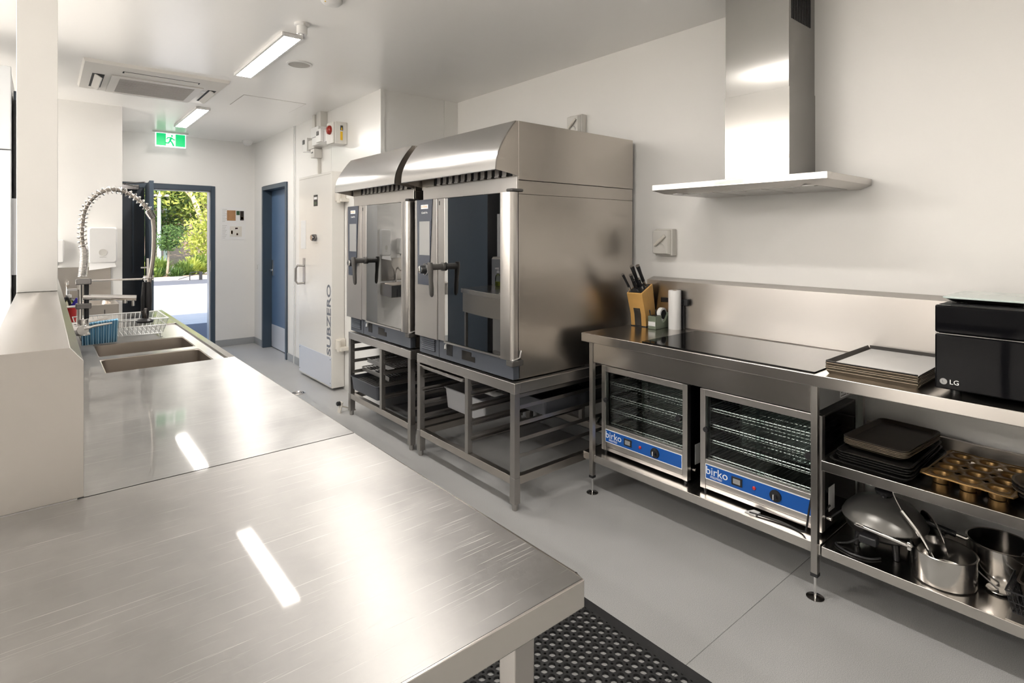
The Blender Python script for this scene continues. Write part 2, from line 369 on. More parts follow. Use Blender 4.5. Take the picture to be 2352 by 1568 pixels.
# ================================================================ THE SETTING
CEI = 2.68; WR = 2.95; WC = 2.17; YB = 4.31; YF = 8.0; YRET = 6.5
m = MB(); m.box(-3.6, 3.1, -2.6, 1.0665, -0.02, 0.0); m.box(-3.6, 3.1, 1.0695, 8.15, -0.02, 0.0)
fl = struct('floor', m, 'vinyl', label='speckled grey sheet vinyl floor with welded seam')
B(-3.6, 3.1, 1.0665, 1.0695, -0.02, -0.001).build('weld_seam', 'weld', fl)
B(-3.6, 3.1, -2.6, 8.15, -0.12, -0.021).build('slab', 'weld', fl)
B(-3.6, -.75, -2.6, 6.5, .0005, .004).build('servery_bounce_floor', 'bounce_floor', fl)  # unseen pale floor added to bounce light up to the ceiling
ce = struct('ceiling', B(-3.6, 3.1, -2.6, 8.15, CEI, CEI + 0.12), 'ceiling_panel', label='glossy white panel ceiling')
hm = MB(); hm.box(1.343, 1.878, 5.262, 5.738, CEI - 0.002, CEI); hatch = hm.build('hatch_panel', 'ceiling_panel', ce)
for a in ((1.338, 1.343, 5.257, 5.743), (1.878, 1.883, 5.257, 5.743), (1.338, 1.883, 5.257, 5.262), (1.338, 1.883, 5.738, 5.743)):
    B(*a, CEI - 0.0008, CEI).build('hatch_gap', 'seam', ce)
struct('wall_right', B(WR, 3.1, -2.6, YB + 0.2, 0, CEI), 'wall_paint', label='white painted wall behind the cooking bench')
struct('wall_back', B(-3.6, 3.1, -2.75, -2.6, 0, CEI), 'wall_paint')
struct('wall_left', B(-3.75, -3.6, -2.6, YRET + 0.1, 0, CEI), 'wall_paint')
m = MB(); m.box(-1.0, 0.572, YRET, YRET + 0.1, 0, CEI); m.box(-3.6, -2.8, YRET, YRET + 0.1, 0, CEI); m.box(-2.8, -1.0, YRET, YRET + 0.1, 0, .95); m.box(-2.8, -1.0, YRET, YRET + 0.1, 2.2, CEI)
struct('wall_return', m, 'wall_paint', label='white wall with paper towel dispensers')
wn = T('window_1', 'servery room window', None, (-1.9, YRET, .95), kind='structure')
m = MB(); m.box(-2.8, -2.75, YRET, YRET + .1, .95, 2.2); m.box(-1.05, -1.0, YRET, YRET + .1, .95, 2.2); m.box(-2.75, -1.05, YRET, YRET + .1, .95, 1.0); m.box(-2.75, -1.05, YRET, YRET + .1, 2.15, 2.2); m.box(-1.92, -1.88, YRET, YRET + .1, 1.0, 2.15)
m.build('frame', 'frame_blue', wn, .002)
for a, b in ((-2.75, -1.92), (-1.88, -1.05)): B(a, b, YRET + .045, YRET + .051, 1.0, 2.15).build('pane', 'clear_glass', wn)
struct('wall_corridor', B(0.452, 0.572, YRET + 0.1, YF, 0, CEI), 'wall_paint')
m = MB(); m.box(0.452, 0.62, YF, YF + 0.15, 0, CEI); m.box(1.691, 2.4, YF, YF + 0.15, 0, CEI); m.box(0.62, 1.691, YF, YF + 0.15, 2.078, CEI)
struct('wall_far', m, 'wall_paint', label='white end wall around the exit doorway')
# coolroom block: insulated panels with visible joints
wc = struct('wall_coolroom', B(WC + 0.008, 3.05, YB + 0.008, 6.40, 0, CEI), 'isolator', label='white insulated panel wall of the coolroom')
for y0, y1 in ((YB + 0.036, 5.366), (5.369, 6.385)): B(WC, WC + 0.01, y0, y1, 0, CEI).build('panel', 'cool_panel', wc, bevel=0.001)
for x0, x1 in ((2.205, 2.798), (2.801, WR)): B(x0, x1, YB, YB + 0.01, 0, CEI).build('panel', 'cool_panel', wc, bevel=0.001)
m = MB().prism([(WC - .004, YB - .004, 0), (WC + .034, YB - .004, 0), (WC + .034, YB + .006, 0), (WC + .006, YB + .006, 0), (WC + .006, YB + .034, 0), (WC - .004, YB + .034, 0)], (0, 0, CEI))
m.build('corner_angle', 'cool_panel', wc)
B(WC - 0.006, WC + 0.01, 6.388, 6.412, 0, CEI).build('joint_strip', 'cool_panel', wc)
B(WC - 0.010, WC + 0.01, 6.418, 6.436, 0, CEI).build('joint_strip', 'cool_panel', wc)
m = MB(); m.box(WC, WC + 0.18, 6.436, 6.67, 0, CEI); m.box(WC, WC + 0.18, 7.60, 8.0, 0, CEI); m.box(WC, WC + 0.18, 6.67, 7.60, 2.07, CEI)
struct('wall_side', m, 'wall_paint', label='white wall around the blue store door')
def cove(x0, x1, y0, y1): return B(x0, x1, y0, y1, 0, 0.085)
struct('baseboard_far', B(1.695, WC, YF - 0.008, YF, 0, 0.085), 'skirting', 0.003)
m = MB(); m.box(WC - 0.008, WC, 7.612, 7.992, 0, 0.085); m.box(WC - 0.008, WC, 5.92, 6.655, 0, 0.085)
struct('baseboard_side', m, 'skirting', 0.003)
struct('baseboard_right', B(WR - 0.008, WR, -2.6, YB, 0, 0.085), 'skirting', 0.003)
struct('baseboard_coolroom', B(WC + 0.01, WR - 0.01, YB - 0.008, YB - 0.0005, 0, 0.085), 'skirting', 0.003)
struct('baseboard_return', B(-3.6, 0.572, YRET - 0.008, YRET, 0, 0.085), 'skirting', 0.003)
# pillar standing on the servery ledge
struct('pillar', B(-0.085, 0.042, 2.95, 3.10, 1.222, CEI), 'wall_paint', 0.002, label='square white pillar on the steel servery ledge')
# ---- door_1: blue store door
d1 = T('door_1', 'blue flush door in a dark blue frame, with kick plate', None, (WC, 7.135, 0), kind='structure')
fy0, fy1, fz = 6.655, 7.612, 2.072
m = MB(); m.box(2.152, 2.30, fy0, fy0 + 0.05, 0, fz); m.box(2.152, 2.30, fy1 - 0.05, fy1, 0, fz); m.box(2.152, 2.30, fy0 + 0.05, fy1 - 0.05, fz - 0.05, fz)
m.build('frame', 'frame_blue', d1, 0.003)
lf = B(2.262, 2.30, fy0 + 0.053, fy1 - 0.053, 0.008, fz - 0.053).build('leaf', 'door_blue', d1, 0.002)
B(2.259, 2.262, fy0 + 0.055, fy1 - 0.055, 0.012, 0.30).build('kick_plate', 'kick_plate', lf)
h = B(2.252, 2.262, 7.49, 7.53, 0.93, 1.13).build('handle_plate', 'chrome', lf, 0.002)
m = MB(); m.cyl((2.262, 7.51, 1.0), (2.21, 7.51, 1.0), 0.009); m.tube([(2.212, 7.515, 1.0), (2.208, 7.47, 1.0), (2.21, 7.40, 1.0)], 0.009)
m.build('lever', 'chrome', lf)
# ---- door_2: exit doorway, narrow fixed leaf and the open leaf
d2 = T('door_2', 'open dark blue exit door onto the driveway', None, (1.15, YF, 0), kind='structure')
m = MB(); m.box(0.62, 0.66, 7.985, 8.15, 0, 2.078); m.box(1.641, 1.691, 7.985, 8.15, 0, 2.078); m.box(0.66, 1.641, 7.985, 8.15, 2.018, 2.078)
m.build('frame', 'frame_blue', d2, 0.003)
m = MB(); m.box(1.628, 1.641, 8.03, 8.15, 0, 2.018); m.box(0.95, 1.628, 8.03, 8.15, 2.006, 2.018); m.build('door_stop_strip', 'fridge_white', d2)
fx = B(0.662, 0.925, 8.0, 8.045, 0.01, 2.016).build('fixed_leaf', 'door_shaded', d2, 0.002)
B(0.80, 0.815, 7.975, 8.0, 1.0, 1.95).build('flush_bolt', 'frame_blue', fx)
m = MB()
for z in (1.05, 1.78): m.cyl((0.69, 7.97, z), (0.69, 7.97, z + 0.09), 0.012)
m.build('hinge', 'black_plastic', fx)
m = MB()
hx, hy, ex, ey = 0.925, 7.97, 0.868, 7.13
d = Vector((ex - hx, ey - hy, 0)).normalized(); nn = Vector((-d.y, d.x, 0)) * 0.04
m.prism([(hx, hy, 0.01), (ex, ey, 0.01), (ex + nn.x, ey + nn.y, 0.01), (hx + nn.x, hy + nn.y, 0.01)], (0, 0, 2.03))
ol = m.build('open_leaf', 'frame_blue', d2, 0.002)
B(0.66, 0.86, 7.90, 7.965, 1.985, 2.045).build('door_closer', 'dark_chrome', d2, 0.006)
m = MB(); m.tube([(0.70, 7.93, 2.05), (0.80, 7.70, 2.05), (0.875, 7.55, 2.05)], 0.008, 6); m.build('closer_arm', 'dark_chrome', d2)
hd = MB(); hd.box(0.845, 0.872, 7.15, 7.18, 0.98, 1.20); hd.tube([(0.862, 7.165, 1.1), (0.80, 7.165, 1.1), (0.80, 7.28, 1.1)], 0.009, 8); hd.build('lever_handle', 'chrome', ol)
B(1.636, 1.6415, 7.99, 8.02, 0.98, 1.12).build('strike_plate', 'chrome', d2)
B(0.66, 1.641, 7.985, 8.15, 0.0, 0.012).build('threshold', 'steel', d2)
# ---- door_3: thick white freezer door on the coolroom wall
d3 = T('door_3', 'thick white freezer door with grey vertical lettering', None, (2.11, 5.48, 0), kind='structure')
Y0, Y1, XF = 5.047, 5.917, 2.045
lf = B(XF, WC - 0.004, Y0, Y1, 0.025, 2.045).build('leaf', 'door_enamel', d3, 0.004)
kp = B(XF - 0.003, XF, Y0 + 0.012, Y1 - 0.012, 0.04, 0.312).build('kick_plate', 'kick_plate', lf, 0.001)
m = MB()
for y in (Y0 + 0.03, Y1 - 0.03):
    for z in (0.07, 0.29): m.cyl((XF - 0.003, y, z), (XF - 0.005, y, z), 0.005, n=8)
m.build('screw', 'dark_chrome', lf)
B(XF - 0.0015, XF, Y0 + 0.03, Y1 - 0.012, 2.022, 2.025).build('edge_line', 'seam', lf)
text('lettering', 'SUBZERO', 0.128, (XF - 0.001, 5.115, 0.655), (0, 0, 1), (0, 1, 0), 'letter_grey', lf, sx=1.22, bold=.0025)
hp = B(XF - 0.004, XF, 5.74, 5.80, 0.945, 1.215).build('handle_plate', 'wire', lf)
MB().tube([(XF, 5.77, 1.135), (XF - 0.06, 5.79, 1.14), (XF - 0.075, 5.80, 1.11), (XF - 0.075, 5.80, 0.98), (XF - 0.06, 5.79, 0.955), (XF, 5.77, 0.96)], 0.0105, 10).build('pull_handle', 'steel_leg', lf)
m = MB(); m.lathe([(0.0, -0.045), (0.028, -0.045), (0.034, -0.03), (0.034, 0.0)], (XF, 5.45, 1.425), axis='x', n=20); m.build('lock_knob', 'dark_chrome', lf)
B(XF - 0.002, XF, 5.40, 5.50, 1.735, 1.845).build('warning_sticker', 'letter_black', lf)
B(XF - 0.003, XF - 0.002, 5.41, 5.49, 1.80, 1.825).build('sticker_print', 'letter_white', lf); B(XF - 0.003, XF - 0.002, 5.42, 5.48, 1.75, 1.775).build('sticker_print', 'green_sticker', lf)
B(XF - 0.002, XF, 5.72, 5.86, 1.31, 1.60).build('notice_sheet', 'paper', lf)
for z in (0.42, 1.80):
    g = B(XF + 0.03, WC - 0.002, Y0 - 0.035, Y0, z - 0.035, z + 0.06).build('hinge', 'cream', d3, 0.006)
    m = MB(); m.cyl((XF + 0.05, Y0 - 0.04, z - 0.05), (XF + 0.05, Y0 - 0.04, z + 0.05), 0.02, n=14); m.box(XF + 0.05, WC - 0.002, Y0 - 0.10, Y0 - 0.035, z - 0.04, z - 0.01)
    m.build('hinge_barrel', 'cream', g)
# ================================================================ OUTDOORS
gr = struct('ground', MB().box(-12, 0.3, 6.62, 8.15, -0.25, -0.05).box(-12, 30, 8.15, 10.7, -0.25, -0.05), 'asphalt_dark', label='dark asphalt strip outside the exit')
struct('driveway', B(-12, 30, 10.7, 19.4, -0.25, -0.05), 'concrete', label='pale concrete driveway in sun')
struct('road', B(-12, 30, 19.4, 21.6, -0.25, -0.06), 'asphalt', label='grey asphalt lane edge in tree shade')
m = MB(); gy = [(21.6, -0.05), (22.2, 0.05), (26, -0.15), (34, -1.0), (46, -1.2), (60, 2.0), (75, 7.0), (90, 9.0)]
for (a, za_), (b, zb_) in zip(gy, gy[1:]): m.add([(-25, a, za_), (45, a, za_), (45, b, zb_), (-25, b, zb_)], [(0, 1, 2, 3)])
struct('garden_bank', m, 'soil', label='earth bank beyond the driveway')
B(-25, 45, 21.5, 21.65, -0.25, 0.06).build('kerb', 'concrete')['kind'] = 'structure'
m = MB(); m.box(-3.9, 3.3, -3.0, 8.62, 2.95, 3.30); m.box(-3.9, -3.75, -2.9, 8.15, -0.1, 2.95); m.box(3.1, 3.25, -2.9, 8.15, -0.1, 2.95); m.box(-3.9, 3.3, -2.95, -2.75, -0.1, 2.95)
m.box(0.3, 0.452, 6.6, 8.15, -0.1, 2.95); m.box(2.4, 3.1, 8.0, 8.15, -0.1, 2.95)
struct('shadow_roof', m, 'wall_paint')  # unseen shell, top slab and eave added to cast the driveway shadow
def tree(name, label, x, y, z0, h, spread, leafm, n, ls, trunk=0.12, barkm='bark', lean=(0, 0), lo=0.35):
    t = T(name, label, 'tree', (x, y, z0), group='trees beyond the driveway')
    rnd = random.Random(hash((round(x * 10), round(y * 10))) & 0xffff)
    top = Vector((x + lean[0], y + lean[1], z0 + h * 0.8)); base = Vector((x, y, z0 - 0.1))
    m = MB(); m.tube([base, base.lerp(top, 0.35) + Vector((rnd.uniform(-.1, .1), 0, 0)), base.lerp(top, 0.7), top], [trunk, trunk * .8, trunk * .5, trunk * .2], 8)
    cl = []
    for k in range(9):
        a = rnd.uniform(0, 6.28); f = rnd.uniform(lo, 0.95); p = base.lerp(top, f)
        e = p + Vector((math.cos(a) * spread * rnd.uniform(.4, .9), math.sin(a) * spread * rnd.uniform(.4, .9), rnd.uniform(.1, .22) * h))
        m.tube([p, p.lerp(e, .5) + Vector((0, 0, .06 * h)), e], [trunk * .35, trunk * .25, trunk * .1], 6); cl.append(e); cl.append(p.lerp(e, .6))
    cl.append(top)
    m.build('trunk', barkm, t)
    f = MB()
    for k in range(n):
        c = rnd.choice(cl); r = spread * 0.42
        p = c + Vector((rnd.gauss(0, r * .55), rnd.gauss(0, r * .55), rnd.gauss(0, r * .42)))
        u = Vector((rnd.gauss(0, 1), rnd.gauss(0, 1), rnd.gauss(0, 1))).normalized(); v = u.orthogonal().normalized(); s_ = ls * rnd.uniform(.6, 1.3)
        f.add([p - u * s_, p + v * s_ * .45, p + u * s_, p - v * s_ * .45], [(0, 1, 2, 3)])
    f.build('foliage', leafm, t, kind='stuff', smooth=False, fix=False)
    return t
tree('eucalyptus_tree', 'tall pale-trunked gum tree leaning over the driveway', 6.4, 28, -0.4, 7.5, 2.2, 'leaf_lime', 2600, .13, .16, 'bark_pale', (-2.3, 0), .45)
tree('street_tree', 'young tree with thin straight grey trunk and dark crown', 3.2, 22.2, 0.02, 2.0, .55, 'leaf_dark', 1500, .055, .045, 'bark', (.1, 0), .55)
tree('bushy_tree', 'lime green bushy tree right of the thin-trunked tree', 5.6, 26, -0.2, 4.2, 1.5, 'leaf_lime', 3000, .10, .09, 'bark', (0, 0), .25)
tree('bushy_tree', 'olive green tree behind the two utility poles', 6.2, 47, -1.0, 9.0, 3.2, 'leaf_mid', 3600, .20, .2)
tree('dense_tree', 'dense dark tree at the left edge of the doorway view', 5.0, 43, -1.0, 7.0, 2.4, 'leaf_dark', 3200, .17, .2, lo=.2)
tree('dense_tree', 'dense dark green tree high on the far slope', 9.5, 54, 0.2, 12, 4.6, 'leaf_dark', 3600, .28, .25, lo=.2)
tree('bushy_tree', 'big sunlit olive tree at the right of the doorway view', 8.3, 42, -1.0, 9.5, 3.2, 'leaf_mid', 3600, .20, .2, lo=.25)
tree('slope_tree', 'sunlit tree on the far slope behind the grey fence', 13.5, 60, 1.5, 12, 4.8, 'leaf_mid', 3000, .32, .3, lo=.15)
tree('slope_tree', 'tree on the far slope behind the utility poles', 5.5, 62, 2.0, 12, 5.0, 'leaf_mid', 3000, .32, .3, lo=.15)
def shrub(x, y, z, r, lm, label, n=500, name='shrub'):
    f = MB(); rnd = random.Random(int(x * 100))
    for k in range(n):
        a = rnd.uniform(0, 6.28); e = rnd.uniform(.2, 1.4); L_ = r * rnd.uniform(.5, 1.1)
        b = Vector((x + rnd.gauss(0, r * .15), y + rnd.gauss(0, r * .15), z)); t_ = b + Vector((math.cos(a) * math.cos(e), math.sin(a) * math.cos(e), math.sin(e))) * L_
        s_ = Vector((-math.sin(a), math.cos(a), 0)) * r * .035
        mdl = b.lerp(t_, .6) + Vector((0, 0, r * .12))
        f.add([b - s_, b + s_, mdl + s_, t_, mdl - s_], [(0, 1, 2, 4), (2, 3, 4)])
    f.thing(name, lm, label, 'plant', (x, y, z), group='garden plants', smooth=False, fix=False)
shrub(2.75, 21.9, 0.0, .42, 'leaf_mid', 'strappy grass clump left of the thin tree trunk', 260, 'grass_clump')
shrub(3.42, 21.9, 0.0, .40, 'leaf_dark', 'strappy grass clump between thin tree trunk and black handrail', 260, 'grass_clump')
shrub(2.55, 22.6, 0.0, .62, 'leaf_lime', 'yellow-green spiky shrub beside the open door', 320)
shrub(3.0, 22.3, 0.02, .35, 'leaf_dark', 'dark spiky plant at the foot of the thin tree trunk', 240)
for k, (x, y, lm, r_) in enumerate(((3.9, 23.5, 'leaf_mid', .6), (4.4, 24.5, 'leaf_lime', .7), (3.3, 24.6, 'leaf_mid', .75), (2.9, 25.5, 'leaf_dark', .9), (4.9, 25.6, 'leaf_mid', .8))):
    shrub(x, y, -.05, r_, lm, ('olive shrub behind the black handrail', 'yellow-green shrub right of the handrail', 'olive shrub behind the thin tree trunk', 'dark shrub behind the open door leaf', 'olive shrub at the right jamb of the doorway')[k], 420)
# black handrail
t = T('handrail', 'black metal handrail beside the driveway', 'handrail', (3.75, 21.2, -0.05))
MB().tube([(3.72, 21.2, -0.05), (3.72, 21.2, 0.17), (3.76, 21.2, 0.20), (4.03, 21.2, 0.22)], .014, 6).build('rail', 'black_plastic', t)
MB().box(4.0, 4.09, 21.18, 21.26, -0.05, 0.22).build('post', 'black_plastic', t); MB().tube([(3.4, 21.3, -0.02), (4.0, 21.25, 0.16)], .012, 6).build('brace', 'black_plastic', t)
# grey paling fence
t = T('paling_fence', 'grey weathered paling fence on the slope', 'fence', (6.5, 36, -1.0))
for k in range(44):
    x = 4.6 + k * .155; z = -.45 - (x - 5.5) * .10
    B(x, x + .14, 36 + (k % 2) * .03, 36.03 + (k % 2) * .03, z - .9, z + .12 + (k % 3) * .02).build('paling', 'fence_wood', t)
for z in (-.7, -1.1): MB().tube([(4.6, 36.08, z + .09), (11.4, 36.08, z - .6)], .04, 4).build('rail', 'fence_wood', t)
# utility poles and wires
for x, y, h, lb in ((5.10, 38, 5.2, 'nearer pale utility pole seen through the doorway'), (6.55, 46, 4.6, 'farther pale utility pole carrying wires')):
    t = T('utility_pole', lb, 'pole', (x, y, -1.2), group='utility poles')
    MB().cyl((x, y, -1.4), (x, y, h - 1.2), .11, .09, 12).build('pole', 'pole_paint', t); B(x - .5, x + .5, y - .05, y + .05, h - 1.5, h - 1.38).build('crossarm', 'fence_wood', t)
for k in range(3):
    x = -.4 + k * .4
    MB().tube([(5.1 + x, 38, 3.82), (5.8 + x, 42, 3.4), (6.55 + x, 46, 3.35)], .02, 5).thing('power_line', 'wire', 'thin power line strung between the utility poles, ' + ('leftmost of three', 'middle of three', 'rightmost of three')[k], 'cable', group='power lines')
# ================================================================ CEILING FITTINGS
def batten(x, y0, y1, label, wd=0.13, mt='lamp'):
    t = T('ceiling_light', label, 'light', (x, (y0 + y1) / 2, CEI), group='linear ceiling lights')
    x0, x1 = x - wd / 2, x + wd / 2
    m = MB(); m.box(x0, x0 + .014, y0, y1, CEI - .022, CEI); m.box(x1 - .014, x1, y0, y1, CEI - .022, CEI)
    m.box(x0 + .014, x1 - .014, y0, y0 + .016, CEI - .022, CEI); m.box(x0 + .014, x1 - .014, y1 - .016, y1, CEI - .022, CEI)
    m.build('frame', 'white_plastic', t, 0.002)
    MB().add([(x0 + .0145, y0 + .0165, CEI - .018), (x0 + .0145, y1 - .0165, CEI - .018), (x1 - .0145, y1 - .0165, CEI - .018), (x1 - .0145, y0 + .0165, CEI - .018)], [(0, 1, 2, 3)]).build('diffuser', mt, t, fix=False)
    return t
batten(1.165, 3.475, 4.60, 'larger bright linear ceiling light, the one nearer the oven hoods')
batten(1.172, 6.03, 7.20, 'smaller-looking bright linear ceiling light near the exit sign')
batten(1.165, .92, 2.05, 'linear ceiling light above the worktop, out of view')
for x in (1.165,): batten(x, -1.65, -.52, 'linear ceiling light behind the camera')
for y, xs in ((2.65, (-1.6, -2.4, -3.1)), (4.3, (-2.4, -3.1))):
    for x in xs: batten(x, y, y + 1.13, 'added linear fill light over the servery room, outside the picture', mt='lamp_fill')  # unseen lamps added to fill the kitchen with light from the left
# air-conditioning cassette
t = T('ceiling_cassette', 'beige four-way air-conditioning cassette in the ceiling', 'air conditioner', (.67, 5.31, CEI))
x0, x1, y0, y1, zb = .205, 1.14, 4.86, 5.76, CEI - .035
m = MB()
lo = [(.40, .30), ]
L0 = [(x0, y0, CEI), (x1, y0, CEI), (x1, y1, CEI), (x0, y1, CEI)]; L1 = [(x0 + .01, y0 + .01, zb + .012), (x1 - .01, y0 + .01, zb + .012), (x1 - .01, y1 - .01, zb + .012), (x0 + .01, y1 - .01, zb + .012)]
L2 = [(x0 + .05, y0 + .05, zb), (x1 - .05, y0 + .05, zb), (x1 - .05, y1 - .05, zb), (x0 + .05, y1 - .05, zb)]
m.loft([L0, L1, L2]); m.build('panel', 'ac_white', t)
cx0, cx1, cy0, cy1 = .385, .995, 5.10, 5.71
B(cx0, cx1, cy0, cy1, zb - .008, zb).build('intake_frame', 'ac_white', t, 0.003)
g = B(cx0 + .055, cx1 - .055, cy0 + .06, cy1 - .06, zb - .0095, zb - .008).build('intake_grille', 'ac_grille', t)
for k in range(14):
    y = cy0 + .08 + k * .0345; B(cx0 + .058, cx1 - .058, y, y + .006, zb - .0115, zb - .0095).build('grille_bar', 'ac_grille', g)
for (a, b, c, d_) in ((.27, .345, 5.14, 5.60), (1.035, 1.095, 5.14, 5.60), (.44, .94, 4.95, 5.0), (.44, .94, 5.722, 5.74)):
    B(a, b, c, d_, zb - .002, zb + .0).build('outlet_slot', 'gap', t)
v1 = MB().prism([(.285, 5.15, zb - .002), (.325, 5.15, zb - .03), (.332, 5.15, zb - .026), (.295, 5.15, zb - .002)], (0, .44, 0)).build('louvre', 'ac_white', t)
MB().prism([(1.05, 5.15, zb - .002), (1.085, 5.15, zb - .026), (1.092, 5.15, zb - .022), (1.06, 5.15, zb - .002)], (0, .44, 0)).build('louvre', 'ac_white', t)
MB().prism([(.45, 4.955, zb - .002), (.45, 4.99, zb - .012), (.45, 4.994, zb - .009), (.45, 4.965, zb - .002)], (.48, 0, 0)).build('louvre', 'ac_white', t)
B(1.0, 1.03, 5.20, 5.25, zb - .003, zb).build('receiver_eye', 'white_plastic', t)
# round speaker, sensors
t = T('ceiling_speaker', 'round flush ceiling speaker with grey mesh', 'speaker', (1.405, 4.06, CEI))
MB().lathe([(.088, 0), (.088, -.006), (.082, -.009), (.074, -.009), (.074, -.004), (0, -.004)], (1.405, 4.06, CEI), 36).build('rim', 'white_plastic', t)
MB().lathe([(.0735, -.004), (.073, -.007), (0, -.0075)], (1.405, 4.06, CEI), 36).build('mesh', 'speaker_mesh', t)
t = T('motion_sensor', 'white round sensor on the ceiling beside the larger linear light', 'sensor', (1.15, 3.28, CEI))
MB().lathe([(.042, 0), (.042, -.012), (.036, -.016), (.030, -.016), (.030, -.058), (.026, -.062), (.012, -.062), (.010, -.068), (0, -.068)], (1.15, 3.28, CEI), 28).build('body', 'white_plastic', t)
MB().box(1.145, 1.155, 3.236, 3.245, CEI - .016, CEI - .006).build('clip', 'isolator', t)
t = T('smoke_detector', 'white smoke detector cut by the top edge of the picture', 'detector', (1.15, 2.84, CEI))
MB().lathe([(.055, 0), (.055, -.014), (.045, -.024), (.03, -.03), (0, -.03)], (1.15, 2.84, CEI), 28).build('body', 'white_plastic', t)
MB().cyl((1.11, 2.825, CEI - .024), (1.11, 2.825, CEI - .027), .004, n=8).build('indicator', 'yellow', t)
t = T('dome_sensor', 'small white dome sensor in the far ceiling corner', 'sensor', (2.03, 7.80, CEI))
MB().lathe([(.06, 0), (.06, -.02), (.05, -.045), (.03, -.06), (0, -.065)], (2.03, 7.80, CEI), 24).build('dome', 'white_plastic', t)
# exit sign
t = T('exit_sign', 'green and white running-man exit sign under the ceiling', 'sign', (1.157, 7.74, 2.50))
ex0, ex1, ez0, ez1, ey = 1.0, 1.314, 2.50, 2.66, 7.72
B(ex0, ex1, ey, ey + .03, ez0, ez1).build('housing', 'exit_white', t, .002)
B(ex0 - .03, ex1 + .03, ey - .012, ey + .045, ez1, CEI - .001).build('mounting_plate', 'white_plastic', t)
B(ex0 + .008, ex0 + .105, ey - .002, ey, ez0 + .012, ez1 - .004).build('green_field', 'exit_green', t); B(ex1 - .11, ex1 - .008, ey - .002, ey, ez0 + .012, ez1 - .004).build('green_field', 'exit_green', t)
m = MB(); cx_, cz_ = 1.155, 2.575
def limb(pts, r=.0075):
    m.tube([(cx_ + a, ey - .001, cz_ + b) for a, b in pts], r, 6)
m.cyl((cx_ + .012, ey, cz_ + .058), (cx_ + .012, ey - .003, cz_ + .058), .011, n=14)
limb([(.006, .04), (-.008, .002)], .012); limb([(.004, .036), (-.03, .034), (-.042, .014)]); limb([(.01, .034), (.03, .012), (.046, .016)])
limb([(-.008, 0), (-.024, -.03), (-.058, -.03)], .009); limb([(-.004, 0), (.014, -.024), (.03, -.062)], .009)
m.build('running_man', 'exit_green', t)
# papers on the far wall beside the exit
for nm, z0, z1, lb, parts in (('notice_sheet', 1.605, 1.815, 'upper pinned notice with dark photographs, right of the exit', ((1.83, 1.935, 1.64, 1.775, 'wood_dark'), (1.945, 1.985, 1.715, 1.77, 'green_sticker'), (1.99, 2.035, 1.645, 1.77, 'tray_brown'), (2.0, 2.03, 1.66, 1.69, 'yellow'))),
                             ('evacuation_plan', 1.392, 1.598, 'lower pinned evacuation plan, right of the exit', ((1.865, 2.01, 1.43, 1.565, 'cream'), (1.88, 1.90, 1.465, 1.51, 'yellow'), (1.93, 1.96, 1.53, 1.548, 'red'), (1.945, 1.965, 1.45, 1.475, 'orange')))):
    t = T(nm, lb, 'poster', (1.91, YF, z0))
    B(1.765, 2.055, YF - .004, YF - .0005, z0, z1).build('sheet', 'paper', t)
    for a, b, c, d_, mt in parts: B(a, b, YF - .006, YF - .004, c, d_).build('print', mt, t)
    for k in range(9): B(1.775, 1.81 + .01 * (k % 3), YF - .0045, YF - .004, z0 + .02 + k * .02, z0 + .024 + k * .02).build('text_line', 'seam', t)
t = T('light_switch', 'small white wall switch on the corridor side wall', 'switch', (WC, 7.83, 1.0)); B(WC - .008, WC, 7.80, 7.86, .98, 1.07).build('plate', 'white_plastic', t, .002)
for z in (1.005, 1.035): B(WC - .012, WC - .008, 7.822, 7.838, z, z + .018).build('rocker', 'isolator', t)
# electrical boxes high on the coolroom wall
t = T('control_box', 'grey freezer alarm box with red lamp and warning stickers', 'electrical box', (2.11, 5.07, 2.29))
B(2.052, WC, 4.985, 5.15, 2.295, 2.50).build('enclosure', 'isolator', t, .006)
m = MB(); m.box(2.035, 2.052, 5.0, 5.15, 2.30, 2.495); m.build('cover', 'isolator', t, .004)
MB().lathe([(.042, 0), (.042, -.012), (.034, -.026), (.015, -.034), (0, -.035)], (2.035, 5.065, 2.425), 24, 'x').build('alarm_lamp', 'lamp_red', t)
B(2.03, 2.035, 5.10, 5.14, 2.40, 2.455).build('alarm_label', 'orange', t); B(2.10, 2.125, 4.983, 4.985, 2.42, 2.465).build('hazard_label', 'letter_black', t)
MB().prism([(2.105, 4.9825, 2.425), (2.12, 4.9825, 2.425), (2.1125, 4.9825, 2.455)], (0, .0008, 0)).build('hazard_mark', 'yellow', t); B(2.10, 2.122, 4.983, 4.985, 2.33, 2.41).build('caution_label', 'yellow', t)
t = T('isolator_switch', 'white isolator switch in the middle of the coolroom boxes', 'switch', (2.10, 5.42, 2.34))
B(2.062, WC, 5.16, 5.60, 2.345, 2.46).build('back_box', 'white_plastic', t, .004); B(2.05, WC, 5.40, 5.60, 2.42, 2.52).build('top_box', 'white_plastic', t, .006)
f = B(2.03, 2.062, 5.29, 5.41, 2.35, 2.475).build('cover', 'white_plastic', t, .004); B(2.024, 2.03, 5.335, 5.385, 2.415, 2.455).build('rocker', 'handle_grey', f, .002)
t = T('isolator_switch', 'small isolator switch at the left end of the coolroom boxes', 'switch', (2.10, 5.86, 2.32))
f = B(2.075, WC, 5.78, 5.90, 2.315, 2.455).build('cover', 'white_plastic', t, .005); B(2.068, 2.075, 5.84, 5.89, 2.395, 2.44).build('rocker', 'handle_grey', f, .002); B(2.09, WC, 5.62, 5.78, 2.33, 2.42).build('cable_box', 'isolator', t, .004)
t = T('cable_duct', 'wide white cable duct dropping from the ceiling to the alarm boxes', 'conduit', (2.13, 5.52, 2.5))
B(2.10, WC, 5.47, 5.58, 2.50, CEI).build('duct', 'isolator', t, .002)
